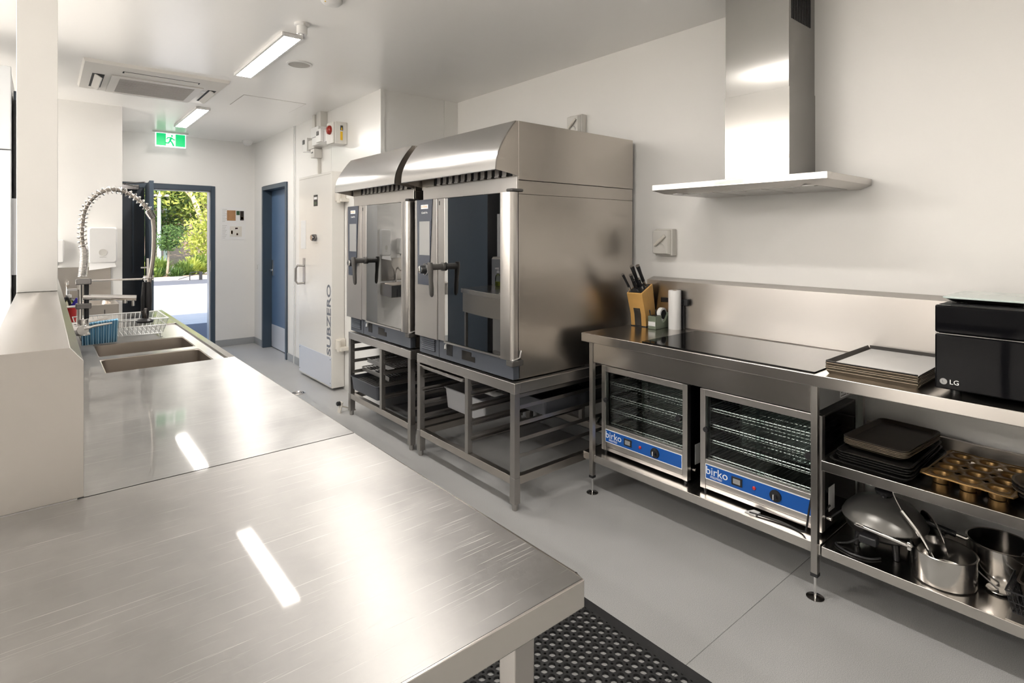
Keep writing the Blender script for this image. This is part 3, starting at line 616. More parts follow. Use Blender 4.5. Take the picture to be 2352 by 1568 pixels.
t = T('cable_duct', 'narrow white cable duct left of the wide duct', 'conduit', (2.13, 5.70, 2.5)); B(2.115, WC, 5.665, 5.735, 2.50, CEI).build('duct', 'isolator', t, .002)
t = T('socket_outlet', 'small double power outlet under the coolroom boxes', 'socket', (2.12, 5.66, 2.24))
B(2.085, WC, 5.60, 5.70, 2.235, 2.325).build('box', 'isolator', t, .005)
for y in (5.635, 5.66): B(2.083, 2.085, y, y + .012, 2.28, 2.295).build('pin_slot', 'gap', t)
B(2.14, WC, 5.635, 5.665, 2.05, 2.235).build('drop_conduit', 'isolator', t, .002)
# floor waste and door stop
t = T('floor_drain', 'round chrome floor drain beside the freezer door', 'drain', (1.785, 5.19, 0))
for r_, q in ((.058, .006), (.038, .006), (.02, .006)):
    MB().tube([(1.785 + r_ * math.cos(a * math.pi / 12), 5.19 + r_ * math.sin(a * math.pi / 12), .002) for a in range(24)], .004, 6, True).build('ring', 'steel', t)
MB().cyl((1.785, 5.19, .0002), (1.785, 5.19, .001), .056, n=24).build('grate', 'dark_metal', t)
t = T('door_stop', 'white floor door stop with black rubber buffer', 'door stop', (1.88, 4.41, 0))
MB().prism([(1.84, 4.43, 0), (1.84, 4.38, 0), (1.86, 4.38, .085), (1.86, 4.43, .085)], (.012, 0, 0)).build('bracket', 'cream', t, .002)
MB().prism([(1.85, 4.40, .05), (1.85, 4.41, .05), (1.96, 4.41, .004), (1.96, 4.40, .004)], (0, 0, .012)).build('brace', 'cream', t); B(1.93, 1.98, 4.38, 4.43, 0, .012).build('foot', 'cream', t, .003)
MB().lathe([(.018, 0), (.018, -.022), (.012, -.028), (0, -.028)], (1.852, 4.405, .075), 18, 'x').build('buffer', 'black_plastic', t)
# ================================================================ WORKTOP, SERVERY LEDGE, SINK BENCH
TZ = .928; TX = .63
t = T('worktop_table', 'large scratched stainless steel worktop table in the foreground', 'table', (.1, .95, 0))
tt = B(-1.0, TX - .003, .583, 1.397, TZ - .006, TZ).build('table_top', 'table_steel', t)
m = MB(); m.box(-1.0, TX, .58, .5995, TZ - .044, TZ - .0003); m.box(TX - .02, TX, .5995, 1.397, TZ - .044, TZ - .0003); m.build('table_lip', 'steel_bench', t, .0025, seg=3)
def leg(x, y, top, t, s=.019, mt='steel_leg', z0=.0):
    o = B(x - s, x + s, y - s, y + s, z0 + .05, top).build('leg', mt, t, .002)
    MB().lathe([(0, 0), (.02, 0), (.02, .012), (.012, .02), (.012, .05), (0, .05)], (x, y, z0), 16).build('foot', 'steel_leg', o)
for x, y in ((.545, .64), (-.9, .64), (.545, 1.34), (-.9, 1.34)): leg(x, y, TZ - .042, t)
# half wall with steel cladding
hw = T('servery_ledge', 'wide stainless steel servery ledge with sloping edges, left of the sinks', 'ledge', (0, 3.0, 0))
prof = [(-.085, TZ + .001), (.060, TZ + .001), (.060, 1.200), (.040, 1.2215), (-.085, 1.2215)]
m = MB(); y0, y1 = 1.40, 4.60
front = [(x, y0, z) for x, z in prof[:3]] + [(prof[3][0], y0 + .045, prof[3][1]), (prof[4][0], y0 + .045, prof[4][1]), (-.085, y0, 1.200)]
back = [(x, y1, z) for x, z in prof[:3]] + [(prof[3][0], y1, prof[3][1]), (prof[4][0], y1, prof[4][1]), (-.085, y1, 1.200)]
m.loft([front, back]); m.build('cladding', 'steel_splash', hw, .0015)
B(-.083, .05, 1.405, 4.59, 0, TZ).build('core', 'wall_paint', hw)
# sink bench
sb = T('sink_bench', 'stainless steel sink bench running towards the exit', 'sink bench', (.35, 3.0, 0))
Y0, YS, Y1 = 1.401, 2.607, 4.57; DK = TZ - .010
SX0, SX1 = .180, .556; bowls = ((2.628, 2.958), (3.030, 3.362))
m = MB(); m.box(.0605, TX - .003, Y0, YS, TZ - .006, TZ); m.build('bench_top', 'sink_steel', sb)
m = MB(); m.box(.0605, TX - .030, 3.845, Y1, TZ - .042, TZ); m.build('drainer_end', 'steel_bench', sb, .0015)
B(TX - .030, TX, YS, Y1, TZ - .042, TZ).build('raised_rim', 'steel_bench', sb, .002); B(TX - .02, TX, Y0, YS, TZ - .044, TZ - .0003).build('front_lip', 'steel_bench', sb, .002); B(.0605, TX - .03, YS - .012, YS + .0005, TZ - .03, TZ - .0002).build('step_edge', 'steel_bench', sb)
m = MB(); m.box(.0605, SX0, YS, 3.845, DK - .02, DK); m.box(SX1, TX - .030, YS, 3.845, DK - .02, DK)
for a, b in ((YS, bowls[0][0]), (bowls[0][1], bowls[1][0]), (bowls[1][1], 3.845)): m.box(SX0, SX1, a, b, DK - .02, DK)
m.build('sink_deck', 'sink_steel', sb)
for a, b in bowls:
    m = MB(); m.loft([rect_as(SX0, SX1, a, b, DK - .0005), rrect(SX0 + .004, SX1 - .004, a + .004, b - .004, DK - .003, .028),
                      rrect(SX0 + .010, SX1 - .010, a + .010, b - .010, DK - .17, .03), rrect(SX0 + .04, SX1 - .04, a + .04, b - .04, DK - .19, .03)], cap0=False)
    bo = m.build('bowl', 'steel_bowl', sb)
    MB().cyl(((SX0 + SX1) / 2, (a + b) / 2, DK - .19), ((SX0 + SX1) / 2, (a + b) / 2, DK - .186), .04, n=20).build('waste', 'dark_chrome', bo)
B(TX - .025, TX - .02, YS + .1, Y1 - .02, .70, TZ - .042).build('apron', 'steel_side', sb)
for x, y in ((.585, 1.47), (.585, 2.57), (.585, 3.6), (.585, 4.5)): leg(x, y, TZ - .042, sb)
B(.07, .61, 1.45, 2.55, .22, .25).build('undershelf', 'steel_bench', sb, .002); B(.07, .61, 3.4, 4.53, .22, .25).build('undershelf', 'steel_bench', sb, .002)
# pre-rinse tap on the splashback
FY_ = 3.20
t = T('spray_tap', 'chrome pre-rinse spray tap with spring hose over the sinks', 'tap', (.13, FY_, 1.0))
px = .135
m = MB(); m.cyl((.06, FY_ - .06, 1.03), (.13, FY_ - .06, 1.03), .02, n=14); m.cyl((.06, FY_ + .06, 1.03), (.13, FY_ + .06, 1.03), .02, n=14); m.cyl((.13, FY_ - .09, 1.03), (.13, FY_ + .09, 1.03), .022, n=16)
m.lathe([(0, -.035), (.026, -.035), (.026, -.028), (.022, -.022), (.022, .04), (0, .04)], (px, FY_, 1.03), 18); m.build('mixer_body', 'chrome', t, .002)
for s_ in (-1, 1): MB().tube([(.135, FY_ + s_ * .09, 1.035), (.17, FY_ + s_ * .095, 1.045), (.235, FY_ + s_ * .10, 1.053)], [.007, .006, .004], 8).build('lever', 'chrome', t)
MB().cyl((px - .012, FY_, 1.06), (px - .012, FY_, 1.245), .0085, n=14).build('riser', 'chrome', t)
MB().cyl((px + .012, FY_, 1.02), (px + .012, FY_, 1.245), .0095, n=14).build('supply_hose', 'black_plastic', t)
for z in (1.115, 1.225): B(px - .028, px + .03, FY_ - .014, FY_ + .014, z, z + .026).build('clamp', 'dark_chrome', t, .004)
MB().tube([(.06, FY_, 1.128), (px - .02, FY_, 1.128)], .005, 8).build('wall_bracket', 'chrome', t)
MB().cyl((px, FY_, 1.168), (.335, FY_ - .02, 1.152), .0135, n=18).build('swivel_spout', 'chrome', t)
m = MB(); m.cyl((.322, FY_ - .018, 1.145), (.322, FY_ - .018, 1.115), .006, n=10); m.cyl((.29, FY_ - .018, 1.148), (.29, FY_ - .018, 1.13), .009, n=10); m.build('spout_outlet', 'chrome', t)
MB().tube([(px + .02, FY_, 1.242), (.36, FY_ - .01, 1.240)], .0045, 10).build('hook_arm', 'chrome', t)
m = MB(); m.tube([(.385 + .02 * math.cos(a * math.pi / 8), FY_ + .02 * math.sin(a * math.pi / 8), 1.243) for a in range(16)], .005, 6, True); m.box(.365, .405, FY_ - .004, FY_ + .004, 1.232, 1.255); m.build('hook_ring', 'chrome', t)
# hose centre line: up, over, down
path = [(px - .003, 1.26), (px + .004, 1.36), (px - .005, 1.44), (px - .001, 1.52), (.145, 1.575), (.175, 1.625), (.215, 1.655), (.258, 1.662), (.305, 1.648), (.350, 1.615), (.385, 1.572), (.397, 1.545)]
def smooth_path(pts, k):
    out = []; n = len(pts)
    for i in range(n - 1):
        p0 = Vector(pts[max(i - 1, 0)]); p1 = Vector(pts[i]); p2 = Vector(pts[i + 1]); p3 = Vector(pts[min(i + 2, n - 1)])
        for j in range(k):
            s_ = j / k; out.append(0.5 * ((2 * p1) + (p2 - p0) * s_ + (2 * p0 - 5 * p1 + 4 * p2 - p3) * s_ ** 2 + (3 * p1 - p0 - 3 * p2 + p3) * s_ ** 3))
    out.append(Vector(pts[-1])); return out
P3 = [(a, FY_, b) for a, b in path]; sp = smooth_path(P3, 8)
MB().tube(sp, .0085, 10).build('spray_hose', 'hose', t)
dist = [0]
for a, b in zip(sp, sp[1:]): dist.append(dist[-1] + (b - a).length)
tot = dist[-1]
def at_len(s_):
    for i in range(len(sp) - 1):
        if dist[i + 1] >= s_:
            f = (s_ - dist[i]) / max(1e-9, dist[i + 1] - dist[i]); return sp[i].lerp(sp[i + 1], f), (sp[i + 1] - sp[i]).normalized()
    return sp[-1], (sp[-1] - sp[-2]).normalized()
def coil(s0, s1, turns, r, wr, fine=12):
    pts = []; n = int(turns * fine)
    for i in range(n + 1):
        p, d = at_len(s0 + (s1 - s0) * i / n); sd_ = Vector((0, 1, 0)); up = d.cross(sd_).normalized(); a = 2 * math.pi * turns * i / n
        pts.append(p + (sd_ * math.cos(a) + up * math.sin(a)) * r)
    return MB().tube(pts, wr, 5)
coil(0, .135, 22, .0155, .0024).build('tight_spring', 'chrome', t)
coil(.135, tot - .02, 25, .0165, .0028).build('loose_spring', 'chrome', t)
MB().cyl((.388, FY_, 1.565), (.404, FY_, 1.532), .019, .016, 16).build('ferrule', 'dark_chrome', t)
MB().tube(smooth_path([(.402, FY_, 1.545), (.408, FY_, 1.47), (.406, FY_, 1.36), (.396, FY_, 1.27), (.386, FY_, 1.20)], 4), .0095, 10).build('drop_hose', 'hose', t)
m = MB(); m.lathe([(0, 0), (.014, 0), (.017, .05), (.016, .10), (.012, .14), (0, .14)], (.384, FY_, 1.085), 16); g = m.build('spray_grip', 'black_plastic', t)
MB().tube([(.366, FY_ - .006, 1.225), (.362, FY_ - .01, 1.15), (.362, FY_ - .008, 1.09)], [.006, .009, .008], 8).build('trigger', 'black_plastic', t)
MB().lathe([(0, 0), (.014, 0), (.017, .02), (.018, .05), (.014, .055), (0, .055)], (.372, FY_, 1.045), 16).build('spray_neck', 'dark_chrome', t)
MB().lathe([(0, 0), (.034, 0), (.035, .008), (.028, .014), (.012, .022), (0, .022)], (.371, FY_, 1.030), 20).build('spray_rose', 'black_plastic', t)
# wire dish basket with cloth
bx0, bx1, by0, by1 = .135, .475, 3.42, 3.72
t = T('dish_basket', 'white wire dish basket on the sink drainer', 'dish rack', ((bx0 + bx1) / 2, (by0 + by1) / 2, DK))
zt_, zb_ = DK + .10, DK + .022
def rim(e, z): return [(bx0 - e, by0 - e, z), (bx1 + e, by0 - e, z), (bx1 + e, by1 + e, z), (bx0 - e, by1 + e, z)]
m = MB(); m.tube(rim(.022, zt_), .0032, 6, True); m.tube(rim(.014, DK + .065), .0022, 6, True); m.tube(rim(0, zb_), .0026, 6, True); m.build('rim', 'wire_white', t)
m = MB()
for k in range(19):
    f = k / 18; x = bx0 + (bx1 - bx0) * f; xo = bx0 - .022 + (bx1 - bx0 + .044) * f
    m.tube([(xo, by0 - .022, zt_), (x, by0, zb_), (x, by1, zb_), (xo, by1 + .022, zt_)], .0016, 5)
for k in range(13):
    f = k / 12; y = by0 + (by1 - by0) * f; yo = by0 - .022 + (by1 - by0 + .044) * f
    m.tube([(bx0 - .022, yo, zt_), (bx0, y, zb_), (bx1, y, zb_), (bx1 + .022, yo, zt_)], .0016, 5)
m.build('wire_grid', 'wire_white', t)
for x in (bx0 + .01, bx1 - .01):
    for y in (by0 + .01, by1 - .01): MB().tube([(x, y, zb_), (x, y, DK + .002), (x + .012, y, DK + .002)], .0028, 6).build('foot', 'wire_white', t)
m = MB(); n_ = 27; rows = [(3.385, zt_ + .006, 0), (3.372, zt_ + .002, 0), (3.374, DK + .06, .006), (3.366, DK + .004, .012)]
pts = [[(.132 + (.148 - r_[2]) * k / n_ + r_[2] * .5, r_[0] + .0035 * math.sin(k * 1.5), r_[1] + .012 * k / n_ * (1 if r_[1] > DK + .05 else .2)) for k in range(n_ + 1)] for r_ in rows]
pts.insert(0, [(p[0], 3.46, p[2] - .03) for p in pts[0]])
vs = [p for r_ in pts for p in r_]; fs = [(i * (n_ + 1) + k, i * (n_ + 1) + k + 1, (i + 1) * (n_ + 1) + k + 1, (i + 1) * (n_ + 1) + k) for i in range(len(pts) - 1) for k in range(n_)]
m.add(vs, fs)
c = m.thing('dish_cloth', 'cloth_blue', 'blue striped dish cloth draped over the wire basket', 'cloth', (.20, 3.40, DK))
sm = c.modifiers.new('thickness', 'SOLIDIFY'); sm.thickness = .003
for k in range(0, n_, 2):
    s2 = MB()
    for i in range(1, len(pts) - 1):
        a = pts[i][k]; b = pts[i][k + 1]; c2 = pts[i + 1][k + 1]; d_ = pts[i + 1][k]
        s2.add([(a[0] + .001, a[1] - .0035, a[2]), (b[0] - .001, b[1] - .0035, b[2]), (c2[0] - .001, c2[1] - .0035, c2[2]), (d_[0] + .001, d_[1] - .0035, d_[2])], [(0, 1, 2, 3)])
    o = s2.build('stripe', 'cloth_stripe', c, smooth=False); o.modifiers.new('thickness', 'SOLIDIFY').thickness = .001
# brushes in a red holder
t = T('brush_holder', 'red brush holder standing on the sink bench', 'holder', (.12, 4.20, TZ)); MB().lathe([(0, 0), (.024, 0), (.028, .10), (.026, .10), (.022, .006), (0, .006)], (.12, 4.2, TZ), 18).build('cup', 'red', t)
t = T('dish_brush', 'dish brush with blue bristles leaning in the red holder', 'brush', (.125, 4.2, TZ)); MB().tube([(.12, 4.2, TZ + .01), (.135, 4.2, TZ + .12)], .006, 8).build('handle', 'red', t); MB().tube([(.128, 4.195, TZ + .10), (.155, 4.19, TZ + .145)], [.012, .014], 10).build('bristles', 'blue_bristle', t)
t = T('scrub_brush', 'black looped scrub brush in the red holder', 'brush', (.11, 4.2, TZ)); MB().tube(smooth_path([(.112, 4.2, TZ + .01), (.116, 4.2, TZ + .11), (.10, 4.2, TZ + .155), (.085, 4.19, TZ + .13), (.075, 4.19, TZ + .165)], 4), .0075, 8).build('handle', 'black_plastic', t)
# hand basin, soap, dispensers on the return wall
t = T('hand_basin', 'stainless steel wall hand basin with splashback', 'basin', (.20, 6.35, .72))
B(-.14, .482, YRET - .012, YRET - .001, .87, 1.155).build('splashback', 'steel_side', t, .002)
m = MB(); m.loft([rect_as(-.14, .505, 6.02, 6.487, .845), rrect(-.09, .455, 6.07, 6.44, .843, .06), rrect(-.07, .435, 6.09, 6.42, .73, .06)], cap0=False); m.build('bowl', 'steel_bowl', t)
m = MB(); m.box(-.14, .505, 6.012, 6.022, .70, .845); m.box(-.14, -.13, 6.022, 6.487, .70, .845); m.box(.495, .505, 6.022, 6.487, .70, .845); m.box(-.13, .495, 6.022, 6.487, .70, .712); m.build('apron', 'steel_side', t, .002)
B(.40, .405, 6.008, 6.012, .70, .80).build('panel_joint', 'gap', t)
MB().tube(smooth_path([(.16, 6.47, .845), (.16, 6.46, .99), (.16, 6.40, 1.03), (.16, 6.33, 1.0)], 4), .011, 10).build('basin_tap', 'chrome', t)
def pump(x, y, z, label, s=1.0):
    t = T('soap_bottle', label, 'bottle', (x, y, z), local=True)
    MB().lathe([(0, 0), (.033, 0), (.036, .01), (.036, .10), (.028, .125), (.014, .135), (.014, .15), (0, .15)], n=20).build('bottle', 'bottle_clear', t)
    MB().lathe([(0, .002), (.032, .002), (.034, .012), (.034, .05), (0, .05)], n=20).build('liquid', 'soap', t)
    m = MB(); m.lathe([(0, .15), (.017, .15), (.017, .168), (.006, .172), (.006, .20), (0, .20)], n=14); m.box(-.008, .045, -.008, .008, .195, .21); m.build('pump_head', 'white_plastic', t)
    t.scale = (s, s, s)
pump(.115, 4.42, TZ, 'clear pump bottle with yellow-green soap at the end of the ledge', .9)
t = T('paper_towel_dispenser', 'large white paper towel dispenser above the hand basin', 'dispenser', (.41, 6.44, 1.19))
m = MB(); m.loft([[(p[0], YRET, p[1]) for p in [(q[0], q[1]) for q in rrect(.305, .525, 1.19, 1.525, 0, .025)]], [(p[0], 6.40, p[1]) for p in rrect(.305, .525, 1.19, 1.525, 0, .025)], [(p[0], 6.385, p[1]) for p in rrect(.317, .513, 1.202, 1.513, 0, .02)]])
m.build('cover', 'white_plastic', t)
MB().lathe([(.032, 0), (.032, -.003), (.026, -.003), (.026, -.001), (0, -.001)], (.415, 6.385, 1.29), 24, 'y').build('viewing_window', 'isolator', t)
B(.39, .44, 6.383, 6.385, 1.245, 1.248).build('name_line', 'seam', t)
MB().prism([(.315, 6.40, 1.19), (.505, 6.40, 1.19), (.515, 6.395, 1.155), (.40, 6.37, 1.14), (.31, 6.36, 1.13)], (0, .012, 0)).build('paper_tail', 'paper', t)
t = T('soap_dispenser', 'white wall soap dispenser half hidden by the pillar', 'dispenser', (.09, 6.44, 1.19))
B(.03, .135, 6.40, YRET, 1.205, 1.41).build('cover', 'white_plastic', t, .012); MB().cyl((.085, 6.44, 1.205), (.085, 6.44, 1.18), .016, n=12).build('nozzle', 'white_plastic', t)
# tall white fridge in the servery room
t = T('upright_fridge', 'tall white fridge left of the pillar', 'fridge', (-.55, 4.8, 0))
B(-.95, -.158, 4.53, 5.18, .05, 2.46).build('cabinet', 'fridge_white', t, .004)
B(-.945, -.152, 4.49, 4.527, .06, 1.957).build('lower_door', 'fridge_white', t, .006); B(-.945, -.152, 4.49, 4.527, 1.963, 2.46).build('upper_door', 'fridge_white', t, .006)
B(-.92, -.19, 4.56, 5.18, 0, .05).build('plinth', 'black_plastic', t)
t = T('added_cabinet', 'added dark navy tall cabinet, a strip between fridge and pillar', 'cabinet', (-.05, 4.9, 0)); B(-.150, .035, 4.72, 5.85, .02, 2.36).build('body', 'navy_cabinet', t, .003)  # added so the nearer oven glass reflects something dark
B(-.150, .035, 4.705, 4.72, .05, 2.3).build('door', 'black_plastic', t, .002)
m = MB(); m.loft([[(-.17 + .012 * k, 4.69 + .006 * (k % 2), z) for k in range(6)] + [(-.11 - .012 * k, 4.70 + .006 * (k % 2), z) for k in range(6)] for z in (1.20, 1.45, 1.68)])
m.thing('hanging_cloth', 'cloth_white', 'white cloth hanging in the dark gap beside the pillar', 'cloth')
# ================================================================ COMBI OVENS ON STANDS
DY = 1.083
def make_stand(label):
    t = T('oven_stand', label, 'stand', (2.38, 2.74, 0), group='oven stands')
    x0, x1, y0, y1, zt = 1.885, 2.885, 2.232, 3.232, .672
    m = MB(); m.box(x0, x0 + .04, y0, y1, zt - .056, zt); m.box(x1 - .04, x1, y0, y1, zt - .056, zt)
    m.box(x0 + .04, x1 - .04, y0, y0 + .04, zt - .056, zt); m.box(x0 + .04, x1 - .04, y1 - .04, y1, zt - .056, zt); m.build('top_frame', 'steel', t, .003)
    s = .0185
    for x in (x0 + .02, x1 - .02):
        for y in (y0 + .02, y1 - .02):
            g = MB(); g.box(x - s, x + s, y - s, y + s, .17, zt - .056); o = g.build('leg', 'steel_leg', t, .002)
            B(x - s - .002, x + s + .002, y - s - .002, y + s + .002, .035, .172).build('leg_sleeve', 'steel_leg', o, .002)
            MB().lathe([(0, 0), (.015, 0), (.017, .006), (.017, .036), (0, .036)], (x, y, 0), 14).build('foot', 'steel_leg', o)
    zr = (.135, .178)
    for x in (x0 + .002, x1 - .038): B(x, x + .036, y0 + .04, y1 - .04, *zr).build('lower_rail', 'steel_side', t, .002)
    for y in (y0 + .002, y1 - .038): B(x0 + .04, x1 - .04, y, y + .036, *zr).build('lower_rail', 'steel_side', t, .002)
    ym = 2.668
    for x in (x0 + .016, x1 - .02):
        g = B(x - .016, x + .016, ym - .016, ym + .016, .178, zt - .056).build('mid_post', 'steel_leg', t, .002)
    for z in (.268, .355, .442, .529, .590):
        for ya, yb in ((y1 - .062, y1 - .038), (ym + .016, ym + .036), (ym - .036, ym - .016), (y0 + .038, y0 + .06)):
            g = MB(); g.box(x0 + .02, x1 - .02, ya, yb, z - .012, z - .009); q = ya if ya in (ym + .016, y0 + .038) else yb - .003
            g.box(x0 + .02, x1 - .02, q, q + .003, z - .009, z + .008); g.build('runner', 'steel_leg', t)
    return t
st = make_stand('oven stand under the right-hand oven, nearer the camera')
dup(st, (0, DY, 0), 'oven stand under the left-hand oven, beside the freezer door')
def make_oven(label):
    t = T('combi_oven', label, 'oven', (2.4, 2.74, .677), group='combi ovens')
    XB, XK, y0, y1, z0, z1 = 1.94, 2.905, 2.262, 3.222, .680, 1.67
    B(XB, XK, y0, y0 + .02, z0, z1).build('side_panel', 'steel_side', t, .002); B(XB, XK, y1 - .02, y1, z0, z1).build('side_panel', 'steel_side', t, .002)
    B(XK - .02, XK, y0 + .02, y1 - .02, z0, z1).build('back_panel', 'steel', t); B(XB, XK, y0, y1, z1 + .001, 1.744).build('top_cover', 'steel_side', t, .002)
    B(XB - .012, XB - .0005, y0, y1, z1 + .012, 1.764).build('fascia', 'steel', t, .002)
    # cavity
    ca, cb, cz0, cz1, cx = 2.33, 2.90, .82, 1.655, 2.70
    m = MB(); m.box(XB, cx, ca - .012, ca, cz0, cz1); m.box(XB, cx, cb, cb + .012, cz0, cz1); m.box(cx, cx + .012, ca - .012, cb + .012, cz0, cz1); m.box(XB, cx, ca - .012, cb + .012, cz0 - .012, cz0); m.box(XB, cx, ca - .012, cb + .012, cz1, cz1 + .012)
    cv = m.build('cavity', 'cavity', t)
    for y in (ca + .03, cb - .03):
        m = MB()
        for x in (2.0, 2.6): m.cyl((x, y, cz0 + .02), (x, y, cz1 - .03), .005, n=8)
        for k in range(10): m.cyl((1.98, y, cz0 + .06 + k * .077), (2.62, y, cz0 + .06 + k * .077), .004, n=6)
        m.build('hanging_rack', 'dark_chrome', cv)
    MB().lathe([(.12, 0), (.12, -.004), (0, -.004)], (cx - .002, 2.615, 1.25), 24, 'x').build('fan_cover', 'dark_metal', cv)
    m = MB(); m.box(XB, XB + .012, y0 + .02, ca - .012, z0 + .10, z1); m.box(XB, XB + .012, cb + .012, y1 - .02, z0 + .10, z1); m.box(XB, XB + .012, ca - .012, cb + .012, z0 + .1, cz0 - .012); m.build('front_frame', 'dark_metal', t)
    # door
    zd0, zd1 = .802, 1.678; XD = 1.872
    dr = B(XD, 1.932, 2.878, 2.956, zd0, zd1).build('door_stile', 'steel', t, .004)
    m = MB(); pr_ = [(1.922, 2.247), (1.895, 2.245), (1.880, 2.250), (XD, 2.262), (XD, 2.335), (1.922, 2.335)]
    m.prism([(a, b, zd0 - .012) for a, b in pr_], (0, 0, zd1 - zd0 + .012)); m.build('door_stile', 'steel', t)
    g = MB(); n_ = 10; ya, yb = 2.337, 2.877
    fr = [(XD + .002 - .003 * math.sin(math.pi * k / n_), ya + (yb - ya) * k / n_) for k in range(n_ + 1)]
    g.prism([(a, b, zd0 + .004) for a, b in fr] + [(a + .006, b, zd0 + .004) for a, b in reversed(fr)], (0, 0, zd1 - zd0 - .008)); gl = g.build('door_glass', 'oven_glass', t)
    m = MB(); m.box(1.90, 1.912, 2.336, 2.877, zd1 - .07, zd1 - .004); m.box(1.90, 1.912, 2.336, 2.372, zd0 + .06, zd1 - .07); m.box(1.90, 1.912, 2.838, 2.877, zd0 + .06, zd1 - .07); m.box(1.90, 1.912, 2.336, 2.877, zd0 + .004, zd0 + .06)
    m.build('inner_frame', 'dark_metal', gl)
    B(XD - .006, 1.93, 2.336, 2.878, zd0 - .008, zd0 + .002).build('drip_edge', 'steel', gl)
    for z, nm in ((zd1 + .002, 'hinge_cap'), (zd0 - .045, 'hinge_cap')):
        B(1.875, 1.955, 2.238, 2.292, z, z + (.016 if z > 1 else .032)).build(nm, 'handle_grey', t, .006)
    MB().tube([(1.885, 2.29, .788), (1.885, 2.245, .788), (1.93, 2.243, .80), (1.945, 2.25, .835)], .007, 8).build('hinge_bracket', 'wire', t)
    B(XD - .001, XD, 2.93, 2.94, 1.635, 1.66).build('door_mark', 'handle_grey', dr)
    # control column
    cp = B(XD, XB, 2.964, 3.236, zd0 - .006, zd1).build('control_column', 'steel', t, .004)
    m = MB(); m.prism([(XD - .004, 3.203, 1.677), (XD - .004, 3.013, 1.677), (XD - .004, 3.055, 1.132), (XD - .004, 3.190, 1.132)], (.0045, 0, 0)); pn = m.build('control_panel', 'panel_navy', cp)
    B(XD - .0052, XD - .004, 3.043, 3.168, 1.322, 1.538).build('touch_screen', 'screen_grey', cp)
    B(XD - .0050, XD - .004, 3.062, 3.148, 1.618, 1.644).build('logo_plate', 'letter_white', cp)
    text('logo_lettering', 'RATIONAL', .021, (XD - .0052, 3.105, 1.631), *FX, 'orange', cp, .0003, sx=.72)
    text('model_lettering', 'iCombi Pro', .019, (XD - .0044, 3.105, 1.593), *FX, 'letter_white', cp, .0003, sx=.85)
    MB().lathe([(.034, 0), (.034, -.008), (.027, -.012), (.026, -.036), (.022, -.042), (0, -.042)], (XD - .004, 3.092, 1.232), 28, 'x').build('dial', 'black_plastic', cp)
    m = MB(); m.lathe([(.035, -.001), (.038, -.005), (.035, -.009), (.032, -.005)], (XD - .004, 3.092, 1.232), 28, 'x'); m.lathe([(.0205, -.041), (.0235, -.040), (.0235, -.044), (.0205, -.0445)], (XD - .004, 3.092, 1.232), 28, 'x'); m.build('dial_ring', 'chrome', cp)
    # handle
    yh = 2.888
    m = MB(); m.cyl((XD, yh, 1.258), (1.785, yh, 1.258), .019, .020, 16); m.lathe([(.026, 0), (.026, -.012), (.02, -.014), (0, -.014)], (XD, yh, 1.258), 20, 'x'); ha = m.build('handle_stem', 'handle_grey', dr)
    pf = [(.018, 1.285, .014), (.022, 1.262, .017), (.020, 1.225, .015), (.015, 1.18, .013), (.016, 1.13, .014), (.014, 1.09, .012), (.006, 1.078, .006)]
    m = MB(); m.loft([[(1.775 + rx * math.cos(a * math.pi / 6) + .012 * (1.285 - z) / .2, yh + ry * math.sin(a * math.pi / 6), z) for a in range(12)] for ry, z, rx in pf]); m.build('handle_grip', 'handle_grey', dr)
    # grey base panel with louvres
    bp = B(1.902, XB + .01, 2.262, 3.222, .682, .796).build('base_panel', 'base_grey', t, .003)
    B(1.8990, 1.902, 3.03, 3.19, .708, .786).build('vent_back', 'gap', bp)
    for k in range(6): MB().prism([(1.893, 3.03, .713 + k * .0125), (1.893, 3.19, .713 + k * .0125), (1.900, 3.19, .719 + k * .0125), (1.900, 3.03, .719 + k * .0125)], (0, 0, .004)).build('vent_slat', 'base_grey', bp)
    B(1.9005, 1.902, 2.985, 2.988, .684, .796).build('panel_joint', 'gap', bp)
    B(1.8998, 1.902, 2.835, 2.90, .712, .788).build('tap_recess', 'gap', bp, .004); MB().tube([(1.905, 2.885, .79), (1.88, 2.878, .775), (1.872, 2.868, .755)], .009, 8).build('hose_tap', 'screen_grey', bp)
    m = MB(); m.box(1.8998, 1.902, 2.605, 2.735, .715, .745); m.box(1.8998, 1.902, 2.64, 2.735, .745, .768); m.build('grip_recess', 'dark_metal', bp)
    B(XB + .01, XK - .02, y0 + .02, y1 - .02, .682, .70).build('base_tray', 'dark_metal', t)
    for x in (1.98, 2.86):
        for y in (2.30, 3.18): pass
    return t
ov = make_oven('right-hand combi oven, the nearer one, with dark bluish glass door')
dup(ov, (0, DY, 0), 'left-hand combi oven, the farther one next to the freezer door')
